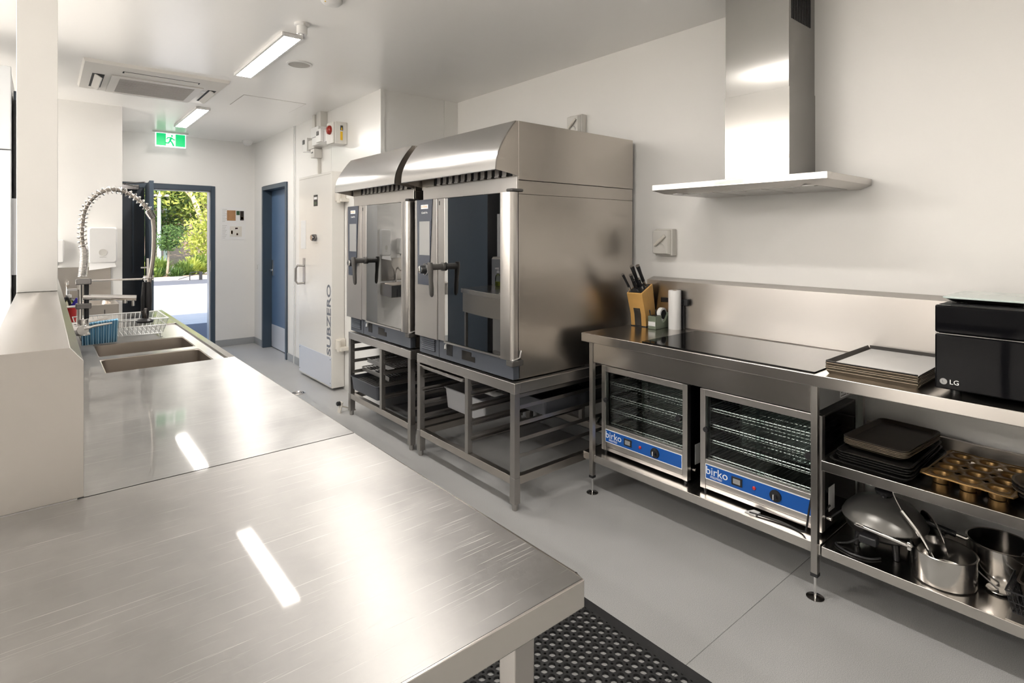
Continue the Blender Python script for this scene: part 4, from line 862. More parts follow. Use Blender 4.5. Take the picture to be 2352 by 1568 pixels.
def make_hood(label):
    t = T('oven_hood', label, 'hood', (2.4, 2.75, 1.745), group='condensation hoods on the ovens')
    y0, y1 = 2.260, 3.252
    cur = [(1.780, 1.790), (1.782, 1.82), (1.787, 1.851), (1.798, 1.884), (1.813, 1.916), (1.832, 1.950), (1.854, 1.983), (1.884, 2.023), (1.915, 2.058)]
    inn = [(a + .006, b - .003) for a, b in cur]
    MB().prism([(a, y0, b) for a, b in cur] + [(a, y0, b) for a, b in reversed(inn)], (0, y1 - y0, 0)).build('curved_front', 'steel_hood', t)
    side = cur + [(1.936, 2.059), (1.936, 1.766), (1.785, 1.790)]
    for y in (y0, y1 - .003): MB().prism([(a, y, b) for a, b in side], (0, .003, 0)).build('side_cheek', 'steel_side', t)
    B(1.937, 2.908, y0, y1, 1.7465, 2.060).build('filter_box', 'steel_side', t, .002)
    B(1.9345, 1.937, y0 + .05, y1 - .03, 1.768, 1.83).build('filter_opening', 'gap', t)
    for k in range(11):
        y = 2.345 + k * .066; m = MB(); m.box(1.922, 1.934, y, y + .036, 1.768, 1.826); m.box(1.918, 1.934, y, y + .036, 1.767, 1.774); m.build('filter_slat', 'steel', t, .001)
    B(1.926, 1.934, 3.085, 3.225, 1.768, 1.83).build('blank_plate', 'steel_side', t)
    return t
hd_ = make_hood('curved steel hood on the right-hand oven')
dup(hd_, (0, DY, 0), 'curved steel hood on the left-hand oven')
# trays and pans in the stands
def sheet_pan(t, x0, x1, y0, y1, z, h, m1, lip=.010, name='pan', k=.012, mb=None):
    m = MB(); k0 = .02
    o = [rrect(x0, x1, y0, y1, z + h, k0, 3), rrect(x0 + lip, x1 - lip, y0 + lip, y1 - lip, z + h + .001, k0 * .8, 3), rrect(x0 + lip + k, x1 - lip - k, y0 + lip + k, y1 - lip - k, z + .002, k0 * .7, 3)]
    u = [rrect(x0 + lip + k - .002, x1 - lip - k + .002, y0 + lip + k - .002, y1 - lip - k + .002, z, k0 * .7, 3), rrect(x0 + lip - .002, x1 - lip + .002, y0 + lip - .002, y1 - lip + .002, z + h - .003, k0, 3), rrect(x0, x1, y0, y1, z + h - .003, k0, 3)]
    n = len(o[0]); m.v = [p for l in o + u for p in l]
    m.f = [(i * n + j, i * n + (j + 1) % n, (i + 1) * n + (j + 1) % n, (i + 1) * n + j) for i in (0, 1, 3, 4) for j in range(n)] + [(5 * n + j, 5 * n + (j + 1) % n, (j + 1) % n, j) for j in range(n)] + [tuple(range(2 * n, 3 * n)), tuple(range(3 * n, 4 * n))[::-1]]
    return m
t = T('baking_tray', 'shiny-edged baking tray on the top runners of the nearer stand', 'tray', (2.2, 2.94, .585))
sheet_pan(t, 1.868, 2.45, 2.695, 3.185, .583, .024, 'steel').build('pan', 'steel', t)
t = T('storage_tub', 'grey translucent plastic tub on the lower runners of the nearer stand', 'tub', (2.45, 2.93, .36))
sheet_pan(t, 2.05, 2.75, 2.715, 3.17, .30, .135, 'gn').build('tub', 'gn_plastic', t); B(2.16, 2.30, 2.75, 2.86, .437, .4375).build('label_sheet', 'paper', t)
t = T('gastronorm_pan', 'dark pan on the right-hand runners of the nearer stand', 'pan', (2.5, 2.45, .42)); sheet_pan(t, 2.15, 2.80, 2.285, 2.625, .430, .09, 'gn').build('pan', 'gn_dark', t)
t = T('gastronorm_pan', 'deep grey pan with wire contents low in the farther stand', 'pan', (2.3, 4.05, .27))
sheet_pan(t, 1.872, 2.60, 3.795, 4.262, .222, .105, 'gn').build('pan', 'gn_dark', t)
m = MB()
for k in range(26): m.cyl((1.92 + k * .025, 3.83, .30), (1.92 + k * .025, 4.23, .30), .002, n=5)
for k in range(18): m.cyl((1.90, 3.84 + k * .0225, .303), (2.57, 3.84 + k * .0225, .303), .002, n=5)
m.build('wire_insert', 'wire', t)
for x0, z, lb in ((1.975, .385, 'upper perforated tray in the farther stand'), (2.02, .445, 'topmost perforated tray in the farther stand')):
    t = T('perforated_tray', lb, 'tray', (x0 + .3, 4.0, z)); m = MB(); yA, yB = 3.79, 4.25
    m.tube([(x0, yA, z), (x0 + .6, yA, z), (x0 + .6, yB, z), (x0, yB, z)], .004, 6, True)
    m.build('rim', 'wire', t); m = MB()
    for k in range(24): m.cyl((x0 + .6 * k / 23, yA, z), (x0 + .6 * k / 23, yB, z), .0016, n=5)
    for k in range(20): m.cyl((x0, yA + (yB - yA) * k / 19, z - .002), (x0 + .6, yA + (yB - yA) * k / 19, z - .002), .0016, n=5)
    m.build('mesh', 'dark_chrome', t)
    m = MB(); m.box(x0 - .002, x0 + .002, yA, yB, z - .028, z); m.build('front_lip', 'wire', t)
# water filter and pipes behind the stand
t = T('water_filter', 'white water filter canister on the wall behind the oven stand', 'filter', (2.89, 2.24 - .05, .25))
t2 = MB().lathe([(0, 0), (.028, 0), (.038, .03), (.044, .25), (.046, .27), (.03, .28), (0, .28)], (2.895, 2.17, .25), 20); t2.build('canister', 'white_plastic', t)
MB().lathe([(.048, .27), (.05, .275), (.05, .31), (.03, .325), (0, .325)], (2.895, 2.17, .25), 20).build('head', 'white_plastic', t)
MB().tube(smooth_path([(2.90, 2.20, .55), (2.90, 2.30, .48), (2.90, 2.42, .36), (2.90, 2.52, .22), (2.92, 2.6, .1)], 4), .008, 8).thing('water_hose', 'black_plastic', 'dark hose curving behind the nearer oven stand', 'hose')
MB().tube([(2.93, 4.0, .02), (2.93, 4.0, .62)], .03, 12).thing('waste_pipe', 'white_plastic', 'white waste pipe on the wall behind the farther stand', 'pipe')
B(2.90, 2.949, 4.06, 4.16, .33, .50).thing('wall_outlet', 'white_plastic', 'white power outlet on the wall behind the farther stand', 'socket', bevel=.006)
# ================================================================ COOKING BENCH
BX, BZ = 2.33, .90; BY0, BY1 = -.75, 2.174
t = T('cooking_bench', 'long stainless steel bench with splashback against the wall', 'bench', (2.64, .7, 0))
B(BX, 2.882, BY0, BY1, BZ - .048, BZ).build('bench_top', 'steel_bench', t, .003, seg=3)
m = MB(); pf = [(2.868, BZ), (2.880, BZ + .008), (2.880, 1.174), (2.945, 1.191), (2.949, 1.191), (2.949, BZ - .04), (2.868, BZ - .04)]
m.loft([[(a, BY0, b) for a, b in pf], [(a, 2.13, b) for a, b in pf]]); m.build('splashback', 'steel_splash', t, .001)
for y in (2.122, .936, -.30): 
    for x in (2.366, 2.87):
        s = .0125; o = B(x - s, x + s, y - s, y + s, .10, BZ - .048).build('leg', 'steel_leg', t, .0015)
        B(x - s - .001, x + s + .001, y - s - .001, y + s + .001, .088, .101).build('leg_cap', 'black_plastic', o)
        MB().cyl((x, y, .006), (x, y, .09), .0055, n=12).build('foot_stem', 'chrome', o); MB().lathe([(0, 0), (.033, 0), (.033, .003), (.02, .006), (.008, .009), (0, .009)], (x, y, 0), 24).build('foot_disc', 'chrome', o)
B(2.362, 2.88, .915, 2.187, .178, .220).build('lower_shelf', 'steel_bench', t, .002); B(2.362, 2.88, BY0, .912, .178, .216).build('lower_shelf', 'steel_bench', t, .002)
B(2.362, 2.88, BY0, .912, .517, .557).build('middle_shelf', 'steel_bench', t, .002); B(2.862, 2.88, BY0, .912, .557, .61).build('shelf_upstand', 'steel_side', t, .001)
B(2.358, 2.366, .95, 2.108, .739, BZ - .048).build('apron', 'steel_bench', t, .001)
# induction cooktop set into the bench
t = T('induction_cooktop', 'black glass induction cooktop flush in the bench', 'cooktop', (2.6, 1.36, BZ))
MB().loft([rrect(2.352, 2.852, .932, 1.775, BZ + .0005, .006, 3), rrect(2.352, 2.852, .932, 1.775, BZ + .005, .006, 3)]).build('glass', 'cooktop_glass', t, .001)
B(2.372, 2.86, .928, 1.75, .745, BZ - .05).build('housing', 'screen_grey', t, .002)
b = B(2.60, 2.71, .9265, .928, .755, .84).build('rating_label', 'letter_white', t)
for k in range(5): B(2.605, 2.66 + .01 * (k % 2), .9258, .9265, .762 + k * .015, .765 + k * .015).build('print_line', 'letter_black', t)
B(2.675, 2.705, .9258, .9265, .76, .835).build('print_block', 'letter_black', t)
# ---- glass pie warmers on the lower shelf
def make_warmer(label):
    t = T('food_warmer', label, 'food warmer', (2.6, 1.83, .22), group='glass food warmers under the bench')
    x0, x1, y0, y1, z0, z1 = 2.43, 2.80, 1.557, 2.110, .235, .712
    fr = .028
    m = MB(); m.box(x0, x0 + .03, y0, y0 + fr, z0, z1); m.box(x0, x0 + .03, y1 - fr, y1, z0, z1); m.box(x0, x0 + .03, y0 + fr, y1 - fr, z1 - .032, z1); m.box(x0 + .001, x0 + .03, y0 + fr, y1 - fr, .358, .378); m.box(x0 + .001, x0 + .03, y0 + fr, y1 - fr, z0 + .022, .286)
    m.build('front_frame', 'steel', t, .002)
    m = MB(); m.box(x0 + .03, x1, y0 + .002, y0 + .008, z0, z1 - .002); m.build('side_panel', 'black_gloss', t); B(x0 + .03, x1, y1 - .008, y1 - .002, z0, z1 - .002).build('side_panel', 'black_gloss', t)
    B(x0 + .03, x1, y0 + .002, y1 - .002, z1 - .01, z1 - .001).build('top_panel', 'steel', t); B(x1 - .008, x1, y0 + .008, y1 - .008, .36, z1 - .01).build('back_glass', 'clear_glass', t)
    B(x0 + .03, x1 - .008, y0 + .008, y1 - .008, .30, .352).build('base_box', 'dark_metal', t)
    m = MB()
    for x in (x0 + .045, x1 - .02):
        for y in (y0 + .016, y1 - .024): m.box(x, x + .008, y, y + .008, .352, z1 - .01)
    m.build('shelf_posts', 'wire', t)
    for z in (.384, .462, .538, .615):
        m = MB(); xa, xb, ya, yb = x0 + .042, x1 - .02, y0 + .015, y1 - .015
        m.tube([(xa, ya, z), (xb, ya, z), (xb, yb, z), (xa, yb, z)], .0032, 6, True); m.cyl((xa, ya, z - .012), (xa, yb, z - .012), .002, n=5); m.cyl(((xa + xb) / 2, ya, z - .004), ((xa + xb) / 2, yb, z - .004), .0025, n=5)
        for k in range(27):
            y = ya + (yb - ya) * (k + .5) / 27; m.tube([(xa - .003, y, z - .012), (xa - .003, y, z + .003), (xb, y, z + .003)], .0015, 4)
        m.build('wire_shelf', 'wire', t)
    ym = (y0 + y1) / 2
    g = B(x0 + .012, x0 + .016, ym - .01, y1 - fr, .378, z1 - .032).build('sliding_glass', 'clear_glass', t); MB().lathe([(0, -.022), (.012, -.02), (.014, -.01), (.008, 0), (0, 0)], (x0 + .012, y1 - fr - .004, .52), 16, 'x').build('glass_knob', 'black_plastic', g)
    g = B(x0 + .020, x0 + .024, y0 + fr, ym + .01, .378, z1 - .032).build('sliding_glass', 'clear_glass', t); MB().lathe([(0, -.03), (.015, -.028), (.017, -.012), (.009, 0), (0, 0)], (x0 + .02, y0 + fr + .022, .535), 16, 'x').build('glass_knob', 'black_plastic', g)
    pn = B(x0 - .001, x0 + .012, y0 + fr + .001, y1 - fr - .001, .2865, .3575).build('control_panel', 'letter_white', t); B(x0 - .0016, x0 - .001, y0 + fr + .004, y1 - fr - .004, .290, .354).build('blue_fascia', 'brand_blue', pn)
    text('lettering', 'birko', .052, (x0 - .0018, 2.022, .327), *FX, 'letter_white', pn, .0003, sx=1.02)
    m = MB()
    for k in range(3): m.tube([(x0 - .002, 2.055 - .006 * j, .3055 - .004 * k + .0012 * math.sin(j * 1.3)) for j in range(11)], .0008, 4)
    m.build('wave_lines', 'letter_white', pn)
    gg = B(x0 - .006, x0 - .001, 1.895, 1.947, .304, .343).build('thermometer', 'black_plastic', pn, .003); B(x0 - .0065, x0 - .006, 1.904, 1.938, .312, .335).build('thermometer_face', 'screen_grey', pn)
    MB().lathe([(.008, 0), (.008, -.004), (.004, -.007), (0, -.007)], (x0 - .001, 1.84, .322), 14, 'x').build('indicator_lamp', 'red', pn)
    MB().lathe([(.026, 0), (.024, -.008), (.013, -.010), (.012, -.024), (0, -.024)], (x0 - .001, 1.745, .321), 24, 'x').build('dial', 'black_plastic', pn); B(x0 - .027, x0 - .010, 1.7435, 1.7465, .311, .333).build('dial_pointer', 'letter_white', pn)
    B(2.50, 2.56, y0 + .0005, y0 + .002, .30, .40).build('rating_label', 'letter_white', t)
    MB().cyl((2.475, y0 + .002, .285), (2.475, y0 - .02, .285), .008, n=12).build('earth_stud', 'chrome', t)
    for x in (x0 + .02, x1 - .03):
        for y in (y0 + .02, y1 - .02): MB().cyl((x, y, .2205), (x, y, z0), .011, n=12).build('foot', 'black_plastic', t)
    B(x0 + .004, x1 - .01, y0 + .01, y1 - .01, z0 + .001, z0 + .02).build('floor_pan', 'steel', t)
    return t
wm = make_warmer('blue-fronted glass food warmer at the left end of the lower shelf')
wm2 = dup(wm, (0, -.6225, 0), 'blue-fronted glass food warmer right of the other, beside the bench leg'); ORG[wm2.name] = tuple(wm2.location)
MB().tube(smooth_path([(2.50, .93, .33), (2.45, .955, .30), (2.40, .962, .37), (2.385, .955, .40), (2.378, .965, .33), (2.38, .975, .26), (2.40, 1.0, .226), (2.41, 1.10, .226), (2.39, 1.22, .226)], 5), .004, 8).build('power_cord', 'black_plastic', wm2)
MB().tube(smooth_path([(2.50, .925, .285), (2.52, .88, .33), (2.56, .80, .40), (2.57, .77, .36), (2.50, .79, .28), (2.46, .84, .23), (2.42, .88, .222), (2.39, .82, .2205), (2.40, .76, .2205), (2.44, .73, .2205)], 5), .004, 8).build('power_cord', 'black_plastic', wm2)
MB().prism([(2.385, 1.19, .2205), (2.385, 1.24, .2205), (2.43, 1.22, .2205), (2.43, 1.19, .2205)], (0, 0, .004)).build('cord_tag', 'paper', wm2)
# ---- knife block
t = T('knife_block', 'honey-coloured wooden knife block with slanted top', 'knife block', (2.752, 2.094, BZ), R(10), local=True)
w2 = .05
side = [(-.005, .004), (.110, .004), (.118, .09), (.080, .254), (-.062, .204), (-.014, .075)]
MB().prism([(a, -w2, b) for a, b in side], (0, 2 * w2, 0)).build('block', 'wood', t, .003)
MB().prism([(-.0075, -.02, .006), (-.0165, -.02, .075), (-.030, -.02, .112), (-.026, -.02, .113), (-.012, -.02, .075), (-.0035, -.02, .006)], (0, .042, 0)).build('front_inlay', 'dark_metal', t)
MB().prism([(-.054, -.042, .2075), (.070, -.042, .251), (.070, .042, .251), (-.054, .042, .2075)], (-.0004, 0, .0012)).build('bristle_top', 'black_plastic', t)
B(-.008, .10, -w2, w2, 0, .004).build('foot_pad', 'black_plastic', t)
def knife(px, py, L, lab, wd=.010, steelpart=.02, tl=0.0):
    k = T('kitchen_knife', lab, 'knife', (0, 0, 0), group='knives in the wooden block')
    k.location = t.matrix_basis @ Vector((px, py, .226 + px * .35)); k.rotation_euler = (0, 0, R(10)); ORG[k.name] = (0, 0, 0)
    d = Vector((-.60, tl, .78)).normalized(); a = d * -.012; b = d * steelpart; c = d * L
    MB().tube([a, b], wd * .7, 8).build('bolster', 'chrome', k); MB().tube([b, b.lerp(c, .5), c], [wd * .85, wd * .8, wd], 10).build('handle', 'black_plastic', k)
    MB().tube([c, c + d * .004], wd, 10).build('end_cap', 'chrome', k)
knife(.030, -.028, .165, 'tallest black-handled knife, right-hand one with wide steel bolster', .013, .05); knife(.022, .006, .165, 'tall thick black-handled knife at the back of the block', .013, .01)
knife(-.012, .012, .115, 'short black knife in the middle of the block', .010); knife(-.008, -.030, .085, 'short black knife with steel bolster at the front right of the block', .009, .03)
knife(-.035, .034, .130, 'slim black knife leaning out furthest left of the block', .009, .035, .10); knife(-.030, -.008, .085, 'shortest black knife low at the front of the block', .009)
# ---- tape dispenser
t = T('tape_dispenser', 'grey-green tape dispenser with white tape and pens', 'tape dispenser', (2.772, 1.980, BZ), R(4), local=True)
sd_ = [(-.055, 0), (.10, 0), (.10, .085), (.095, .090), (.080, .075), (.055, .045), (.03, .036), (.015, .04), (.01, .078), (-.055, .078)]
MB().prism([(a, -.026, b) for a, b in sd_], (0, .052, 0)).build('body', 'tape_green', t, .003); B(-.052, .004, -.022, .022, .0775, .079).build('pen_slot', 'dark_metal', t)
MB().lathe([(.028, -.011), (.04, -.011), (.04, .011), (.028, .011), (.028, -.011)], (.055, 0, .078), 28, 'y').build('tape_roll', 'letter_white', t); MB().lathe([(.012, -.013), (.0275, -.013), (.0275, .013), (.012, .013), (.012, -.013)], (.055, 0, .078), 28, 'y').build('tape_core', 'black_plastic', t)
B(-.056, -.054, -.023, .023, .02, .045).build('paper_label', 'paper', t)
for i, (x, y, lb) in enumerate(((-.04, .01, 'black pen at the left of the tape dispenser'), (-.012, -.012, 'black pen next to the tape roll'))):
    p = T('pen', lb, 'pen', t.matrix_basis @ Vector((x, y, .045)), R(4), local=True, group='pens in the tape dispenser'); MB().tube([(0, 0, 0), (-.012, .004, .055)], .0035, 8).build('barrel', 'black_plastic', p); MB().tube([(-.012, .004, .055), (-.015, .005, .068)], [.0042, .003], 8).build('cap', 'black_plastic', p)
# ---- paper towel roll
t = T('paper_towel_roll', 'white paper towel roll standing on the bench', 'paper roll', (2.838, 1.902, BZ))
MB().lathe([(.012, 0), (.036, 0), (.0365, .004), (.0365, .222), (.035, .226), (.013, .226), (.012, .222), (.012, 0)], (2.838, 1.902, BZ), 32).build('paper', 'paper', t); MB().lathe([(.0125, .001), (.0122, .2255), (.0112, .2255), (.0112, .001)], (2.838, 1.902, BZ), 24).build('core', 'wood_dark', t)
t = T('charger_cable', 'bundle of black cable hanging behind the paper roll', 'cable', (2.86, 1.92, BZ + .14))
for k in range(4): MB().tube(smooth_path([(2.872, 2.02, BZ + .148 + k * .007), (2.868, 1.95, BZ + .152 + k * .006), (2.866, 1.87, BZ + .145 + k * .008), (2.868, 1.84, BZ + .150 + k * .006)], 3), .0045, 6).build('strand', 'black_plastic', t)
B(2.85, 2.872, 1.825, 1.85, BZ + .138, BZ + .178).build('plug', 'black_plastic', t, .004); B(2.866, 2.879, 1.86, 1.885, BZ + .001, BZ + .14).build('hanging_tail', 'black_plastic', t, .004)
# ---- stack of baking trays on the bench
def tray(x0, x1, y0, y1, z, h, lip=.012):
    m = MB()
    fl_ = [(x0 + lip, y0 + lip), (x1 - lip, y0 + lip), (x1 - lip, y1 - lip), (x0 + lip, y1 - lip)]
    m.prism([(a, b, z) for a, b in fl_], (0, 0, .0025)); c = .018
    for (ax, ay), (bx, by), (ox, oy) in ((fl_[0], fl_[1], (0, -1)), (fl_[1], fl_[2], (1, 0)), (fl_[2], fl_[3], (0, 1)), (fl_[3], fl_[0], (-1, 0))):
        a = Vector((ax, ay, z)); b = Vector((bx, by, z)); d = (b - a).normalized(); o = Vector((ox * lip, oy * lip, h)); th = Vector((ox * .0015, oy * .0015, -.002))
        q = [a, b, b + o + d * lip * .6, a + o - d * lip * .6]; m.add(q + [p + th for p in q], [(0, 1, 2, 3), (7, 6, 5, 4), (0, 4, 5, 1), (1, 5, 6, 2), (2, 6, 7, 3), (3, 7, 4, 0)])
    return m
N = 7
for k in range(N):
    lb = ('bottom baking tray of the bench stack', 'second baking tray from the bottom of the bench stack', 'third baking tray from the bottom of the bench stack', 'middle baking tray of the seven on the bench', 'third baking tray from the top of the bench stack', 'baking tray just under the paper-lined one on the bench', 'topmost baking tray of the bench stack, lined with white paper')[k]
    z = BZ + .0005 + k * .0058; dx = .003 * math.sin(k * 2.1)
    t = T('baking_tray', lb, 'tray', (2.63, .75, z), group='baking trays stacked on the bench')
    tray(2.385 + dx, 2.865 + dx, .592, .905, z, .017).build('pan', 'tray_edge' if k < N - 1 else 'tray_dark', t)
    if k == N - 1: B(2.399, 2.851, .608, .889, z + .0028, z + .0042).build('baking_paper', 'baking_paper', t); B(2.399, 2.851, .606, .70, z + .0042, z + .0049).build('baking_paper', 'baking_paper', t)
# ---- microwave and scale
t = T('microwave', 'glossy black microwave oven at the right end of the bench', 'microwave', (2.6, .28, BZ))
MX = 2.385; my0, my1, mz0, mz1 = .02, .549, .918, 1.210
B(MX + .03, 2.80, my0 + .004, my1 - .004, mz0 + .002, mz1).build('case', 'black_plastic', t, .006)
B(MX, MX + .03, my0, my1, mz0, 1.108).build('door', 'black_gloss', t, .006); B(MX, MX + .03, my0, my1, 1.112, mz1 - .002).build('control_panel', 'black_gloss', t, .006)
B(MX - .0008, MX, .04, my1 - .002, 1.1085, 1.1110).build('trim_line', 'dark_chrome', t)
g = MB(); g.cyl((MX + .0005, .524, .945), (MX - .0008, .524, .945), .0105, n=24); g.build('logo_disc', 'screen_grey', t); text('logo_lettering', 'LG', .0225, (MX - .0004, .494, .945), *FX, 'letter_white', t, .0004)
text('logo_letters', 'L', .011, (MX - .001, .525, .945), *FX, 'letter_black', t, .0003)
for x in (MX + .05, 2.74):
    for y in (.09, my1 - .05): MB().cyl((x, y, BZ), (x, y, mz0 + .003), .016, n=14).build('foot', 'black_plastic', t)
t = T('kitchen_scale', 'slim glass kitchen scale lying on the microwave', 'scale', (2.62, .37, mz1))
MB().loft([rrect(2.475, 2.755, .305, .52, mz1 + .004, .02), rrect(2.455, 2.775, .285, .54, mz1 + .016, .02)]).build('base', 'black_plastic', t)
MB().loft([rrect(2.450, 2.780, .28, .545, mz1 + .0162, .02), rrect(2.450, 2.780, .28, .545, mz1 + .0222, .02)]).build('glass_top', 'scale_glass', t, .0015)
for x in (2.50, 2.73):
    for y in (.33, .49): MB().cyl((x, y, mz1), (x, y, mz1 + .005), .012, n=10).build('foot', 'rubber', t)
# ---- trays on the middle shelf
SZ = .557
def rtray(t, x0, x1, y0, y1, z, h, mt, r=.03):
    m = MB(); c = .012; ox = rrect
    o = [ox(x0, x1, y0, y1, z + h - .003, r), ox(x0, x1, y0, y1, z + h, r), ox(x0 + .006, x1 - .006, y0 + .006, y1 - .006, z + h, r * .9), ox(x0 + .018, x1 - .018, y0 + .018, y1 - .018, z + .003, r * .8)]
    u = [ox(x0 + .016, x1 - .016, y0 + .016, y1 - .016, z, r * .8), ox(x0 + .004, x1 - .004, y0 + .004, y1 - .004, z + h - .005, r)]
    n = len(o[0]); m.v = [p for l in o + u for p in l]
    m.f = [(i * n + j, i * n + (j + 1) % n, (i + 1) * n + (j + 1) % n, (i + 1) * n + j) for i in (0, 1, 2, 4) for j in range(n)] + [(5 * n + j, 5 * n + (j + 1) % n, (j + 1) % n, j) for j in range(n)] + [tuple(range(3 * n, 4 * n)), tuple(range(4 * n, 5 * n))[::-1]]
    return m.build('pan', mt, t)
for k in range(5):
    z = SZ + .0005 + k * .0092
    t = T('oven_tray', ('lowest and largest black oven tray on the middle shelf', 'second black oven tray from the bottom of the middle-shelf stack', 'middle one of the five black oven trays on the shelf', 'second black oven tray below the brown ones', 'uppermost black oven tray, directly under the brown ones')[k], 'tray', (2.6, .75, z), R((-2, 1, -1, 2, 0)[k]), group='black oven trays on the middle shelf', local=True)
    s = .0 if k == 0 else .018
    rtray(t, -.235 + s * .6, .235 - s, -.14 + s * .5, .135 - s, 0, .017, 'tray_black')
for k in range(5):
    z = SZ + .053 + k * .0058
    t = T('oven_tray', ('lowest brown-edged oven tray, resting on the black ones', 'second brown-edged oven tray above the black ones', 'middle brown-edged oven tray of the top five', 'brown-edged oven tray right beneath the topmost one', 'topmost dark brown oven tray on the middle shelf')[k], 'tray', (2.628, .745, z), R(-4 + .6 * (k % 2)), group='brown oven trays on the middle shelf', local=True)
    rtray(t, -.19, .19, -.112, .112, 0, .016, 'tray_brown' if k == 4 else 'tray_edge')
# ---- muffin tray
t = T('muffin_tray', 'bronze twelve-cup muffin tray on the middle shelf', 'muffin tray', (2.605, .468, SZ), R(-3), local=True)
pit = .076; NX, NY = 4, 3; hz_ = .034; rc = .0295
m = MB(); seg = 16; cells = {}
for i in range(NX):
    for j in range(NY):
        cx_, cy_ = (i - 1.5) * .082, (j - 1.0) * .080; hw_, hl = .041, .040
        out = []
        for k in range(seg):
            a = 2 * math.pi * k / seg + math.pi / seg; ca_, sa_ = math.cos(a), math.sin(a); s = min(hw_ / max(1e-6, abs(ca_)), hl / max(1e-6, abs(sa_)))
            x, y = cx_ + ca_ * s, cy_ + sa_ * s
            # wavy outer edge
            if (i == 0 and ca_ < -.3) : x = min(x, cx_ - hw_ * (.9 + .15 * abs(ca_)))
            out.append((x, y))
        rings = [[(x, y, hz_) for x, y in out], [(cx_ + math.cos(2 * math.pi * k / seg + math.pi / seg) * rc, cy_ + math.sin(2 * math.pi * k / seg + math.pi / seg) * rc, hz_ + .0005) for k in range(seg)],
                 [(cx_ + math.cos(2 * math.pi * k / seg + math.pi / seg) * rc * .93, cy_ + math.sin(2 * math.pi * k / seg + math.pi / seg) * rc * .93, hz_ - .006) for k in range(seg)],
                 [(cx_ + math.cos(2 * math.pi * k / seg + math.pi / seg) * rc * .78, cy_ + math.sin(2 * math.pi * k / seg + math.pi / seg) * rc * .78, .0025) for k in range(seg)]]
        c = MB(); c.loft(rings[1:], cap0=False, cap1=True); cells[(i, j)] = c; m.loft(rings[:2], False, False)
        m2 = c
for key, c in cells.items():
    o = c.build('cup', 'tray_bronze', t); q = o.modifiers.new('thickness', 'SOLIDIFY'); q.thickness = .0015; q.offset = 0
E0 = [(-.172, -.128), (-.14, -.134), (-.11, -.126), (-.08, -.123), (-.04, -.128), (0, -.123), (.04, -.128), (.08, -.123), (.11, -.126), (.14, -.134), (.172, -.128), (.178, -.09), (.170, -.04), (.176, 0), (.170, .04), (.178, .09), (.172, .128), (.14, .134), (.10, .124), (0, .126), (-.10, .124), (-.14, .134), (-.172, .128), (-.178, .09), (-.170, .04), (-.176, 0), (-.170, -.04), (-.178, -.09)]
inner = []
for x, y in E0:
    inner.append((max(-.164, min(.164, x)), max(-.12, min(.12, y))))
m.loft([[(x, y, hz_) for x, y in inner], [(x, y, hz_ + .001) for x, y in E0], [(x * 1.012, y * 1.012, hz_ - .003) for x, y in E0]], False, False)
o = m.build('top_sheet', 'tray_bronze', t); q = o.modifiers.new('thickness', 'SOLIDIFY'); q.thickness = .0012; q.offset = -1
for k in range(4):
    z = SZ + .0005 + k * .012; t = T('cake_tin', ('lowest round cake tin at the right edge of the shelf', 'second lowest round cake tin beside the muffin tray', 'second highest round cake tin beside the muffin tray', 'topmost round cake tin at the right edge of the shelf')[k], 'cake tin', (2.56, .275, z), group='cake tins stacked at the edge'); MB().lathe([(0, 0), (.075, 0), (.09, .022), (.096, .023), (.096, .026), (.088, .026), (.073, .003), (0, .003)], (2.56, .275, z), 28).build('tin', 'tray_edge' if k % 2 else 'tray_dark', t)
# ---- pans on the lower shelf
LZ = .216
def potl(name, label, cx_, cy_, z, r, h, mt, cat='pot'):
    t = T(name, label, cat, (cx_, cy_, z)); MB().lathe([(0, 0), (r - .006, 0), (r - .001, .004), (r, .01), (r, h - .003), (r + .003, h), (r + .001, h + .002), (r - .004, h), (r - .004, .006), (0, .006)], (cx_, cy_, z), 48).build('body', mt, t); return t
t = potl('saucepan', 'wide stainless saucepan with long steel handle at the shelf front', 2.478, .545, LZ + .0005, .097, .105, 'pan_steel')
hb = Vector((2.365, .572, LZ + .088)); he = Vector((2.372, .795, LZ + .128)); hb = Vector((2.452, .636, LZ + .085)); he = Vector((2.385, .80, LZ + .128))
m = MB(); m.tube([hb, hb.lerp(he, .12), hb.lerp(he, .5), hb.lerp(he, .85)], [.006, .009, .0085, .007], 10); ho = m.build('handle', 'chrome', t)
d = (he - hb).normalized(); sx_ = d.cross(Vector((0, 0, 1))).normalized()
MB().tube([hb.lerp(he, .84) + sx_ * .007, he - d * .008 + sx_ * .009, he + sx_ * .004, he - sx_ * .004, he - d * .008 - sx_ * .009, hb.lerp(he, .84) - sx_ * .007], .0035, 6, True).build('hang_loop', 'chrome', ho)
B(2.446, 2.458, .634, .648, LZ + .07, LZ + .10).build('handle_bracket', 'chrome', t, .003)
t = T('ladle', 'steel ladle leaning in the front saucepan', 'ladle', (2.46, .53, LZ + .008))
MB().tube(smooth_path([(2.466, .56, LZ + .04), (2.475, .615, LZ + .13), (2.49, .675, LZ + .19)], 4), [.006] * 4 + [.0085] * 5, 8).build('handle', 'chrome', t); MB().tube(smooth_path([(2.49, .675, LZ + .19), (2.50, .705, LZ + .24), (2.512, .716, LZ + .285)], 3), .0022, 6).build('hook', 'wire', t)
MB().lathe([(0, 0), (.02, .002), (.04, .015), (.05, .04), (.048, .04), (.038, .017), (.02, .005), (0, .003)], (2.471, .525, LZ + .012), 24).build('bowl', 'pan_steel', t)
t = potl('saucepan', 'stainless saucepan at the back right of the lower shelf', 2.655, .415, LZ + .0005, .098, .125, 'pan_steel')
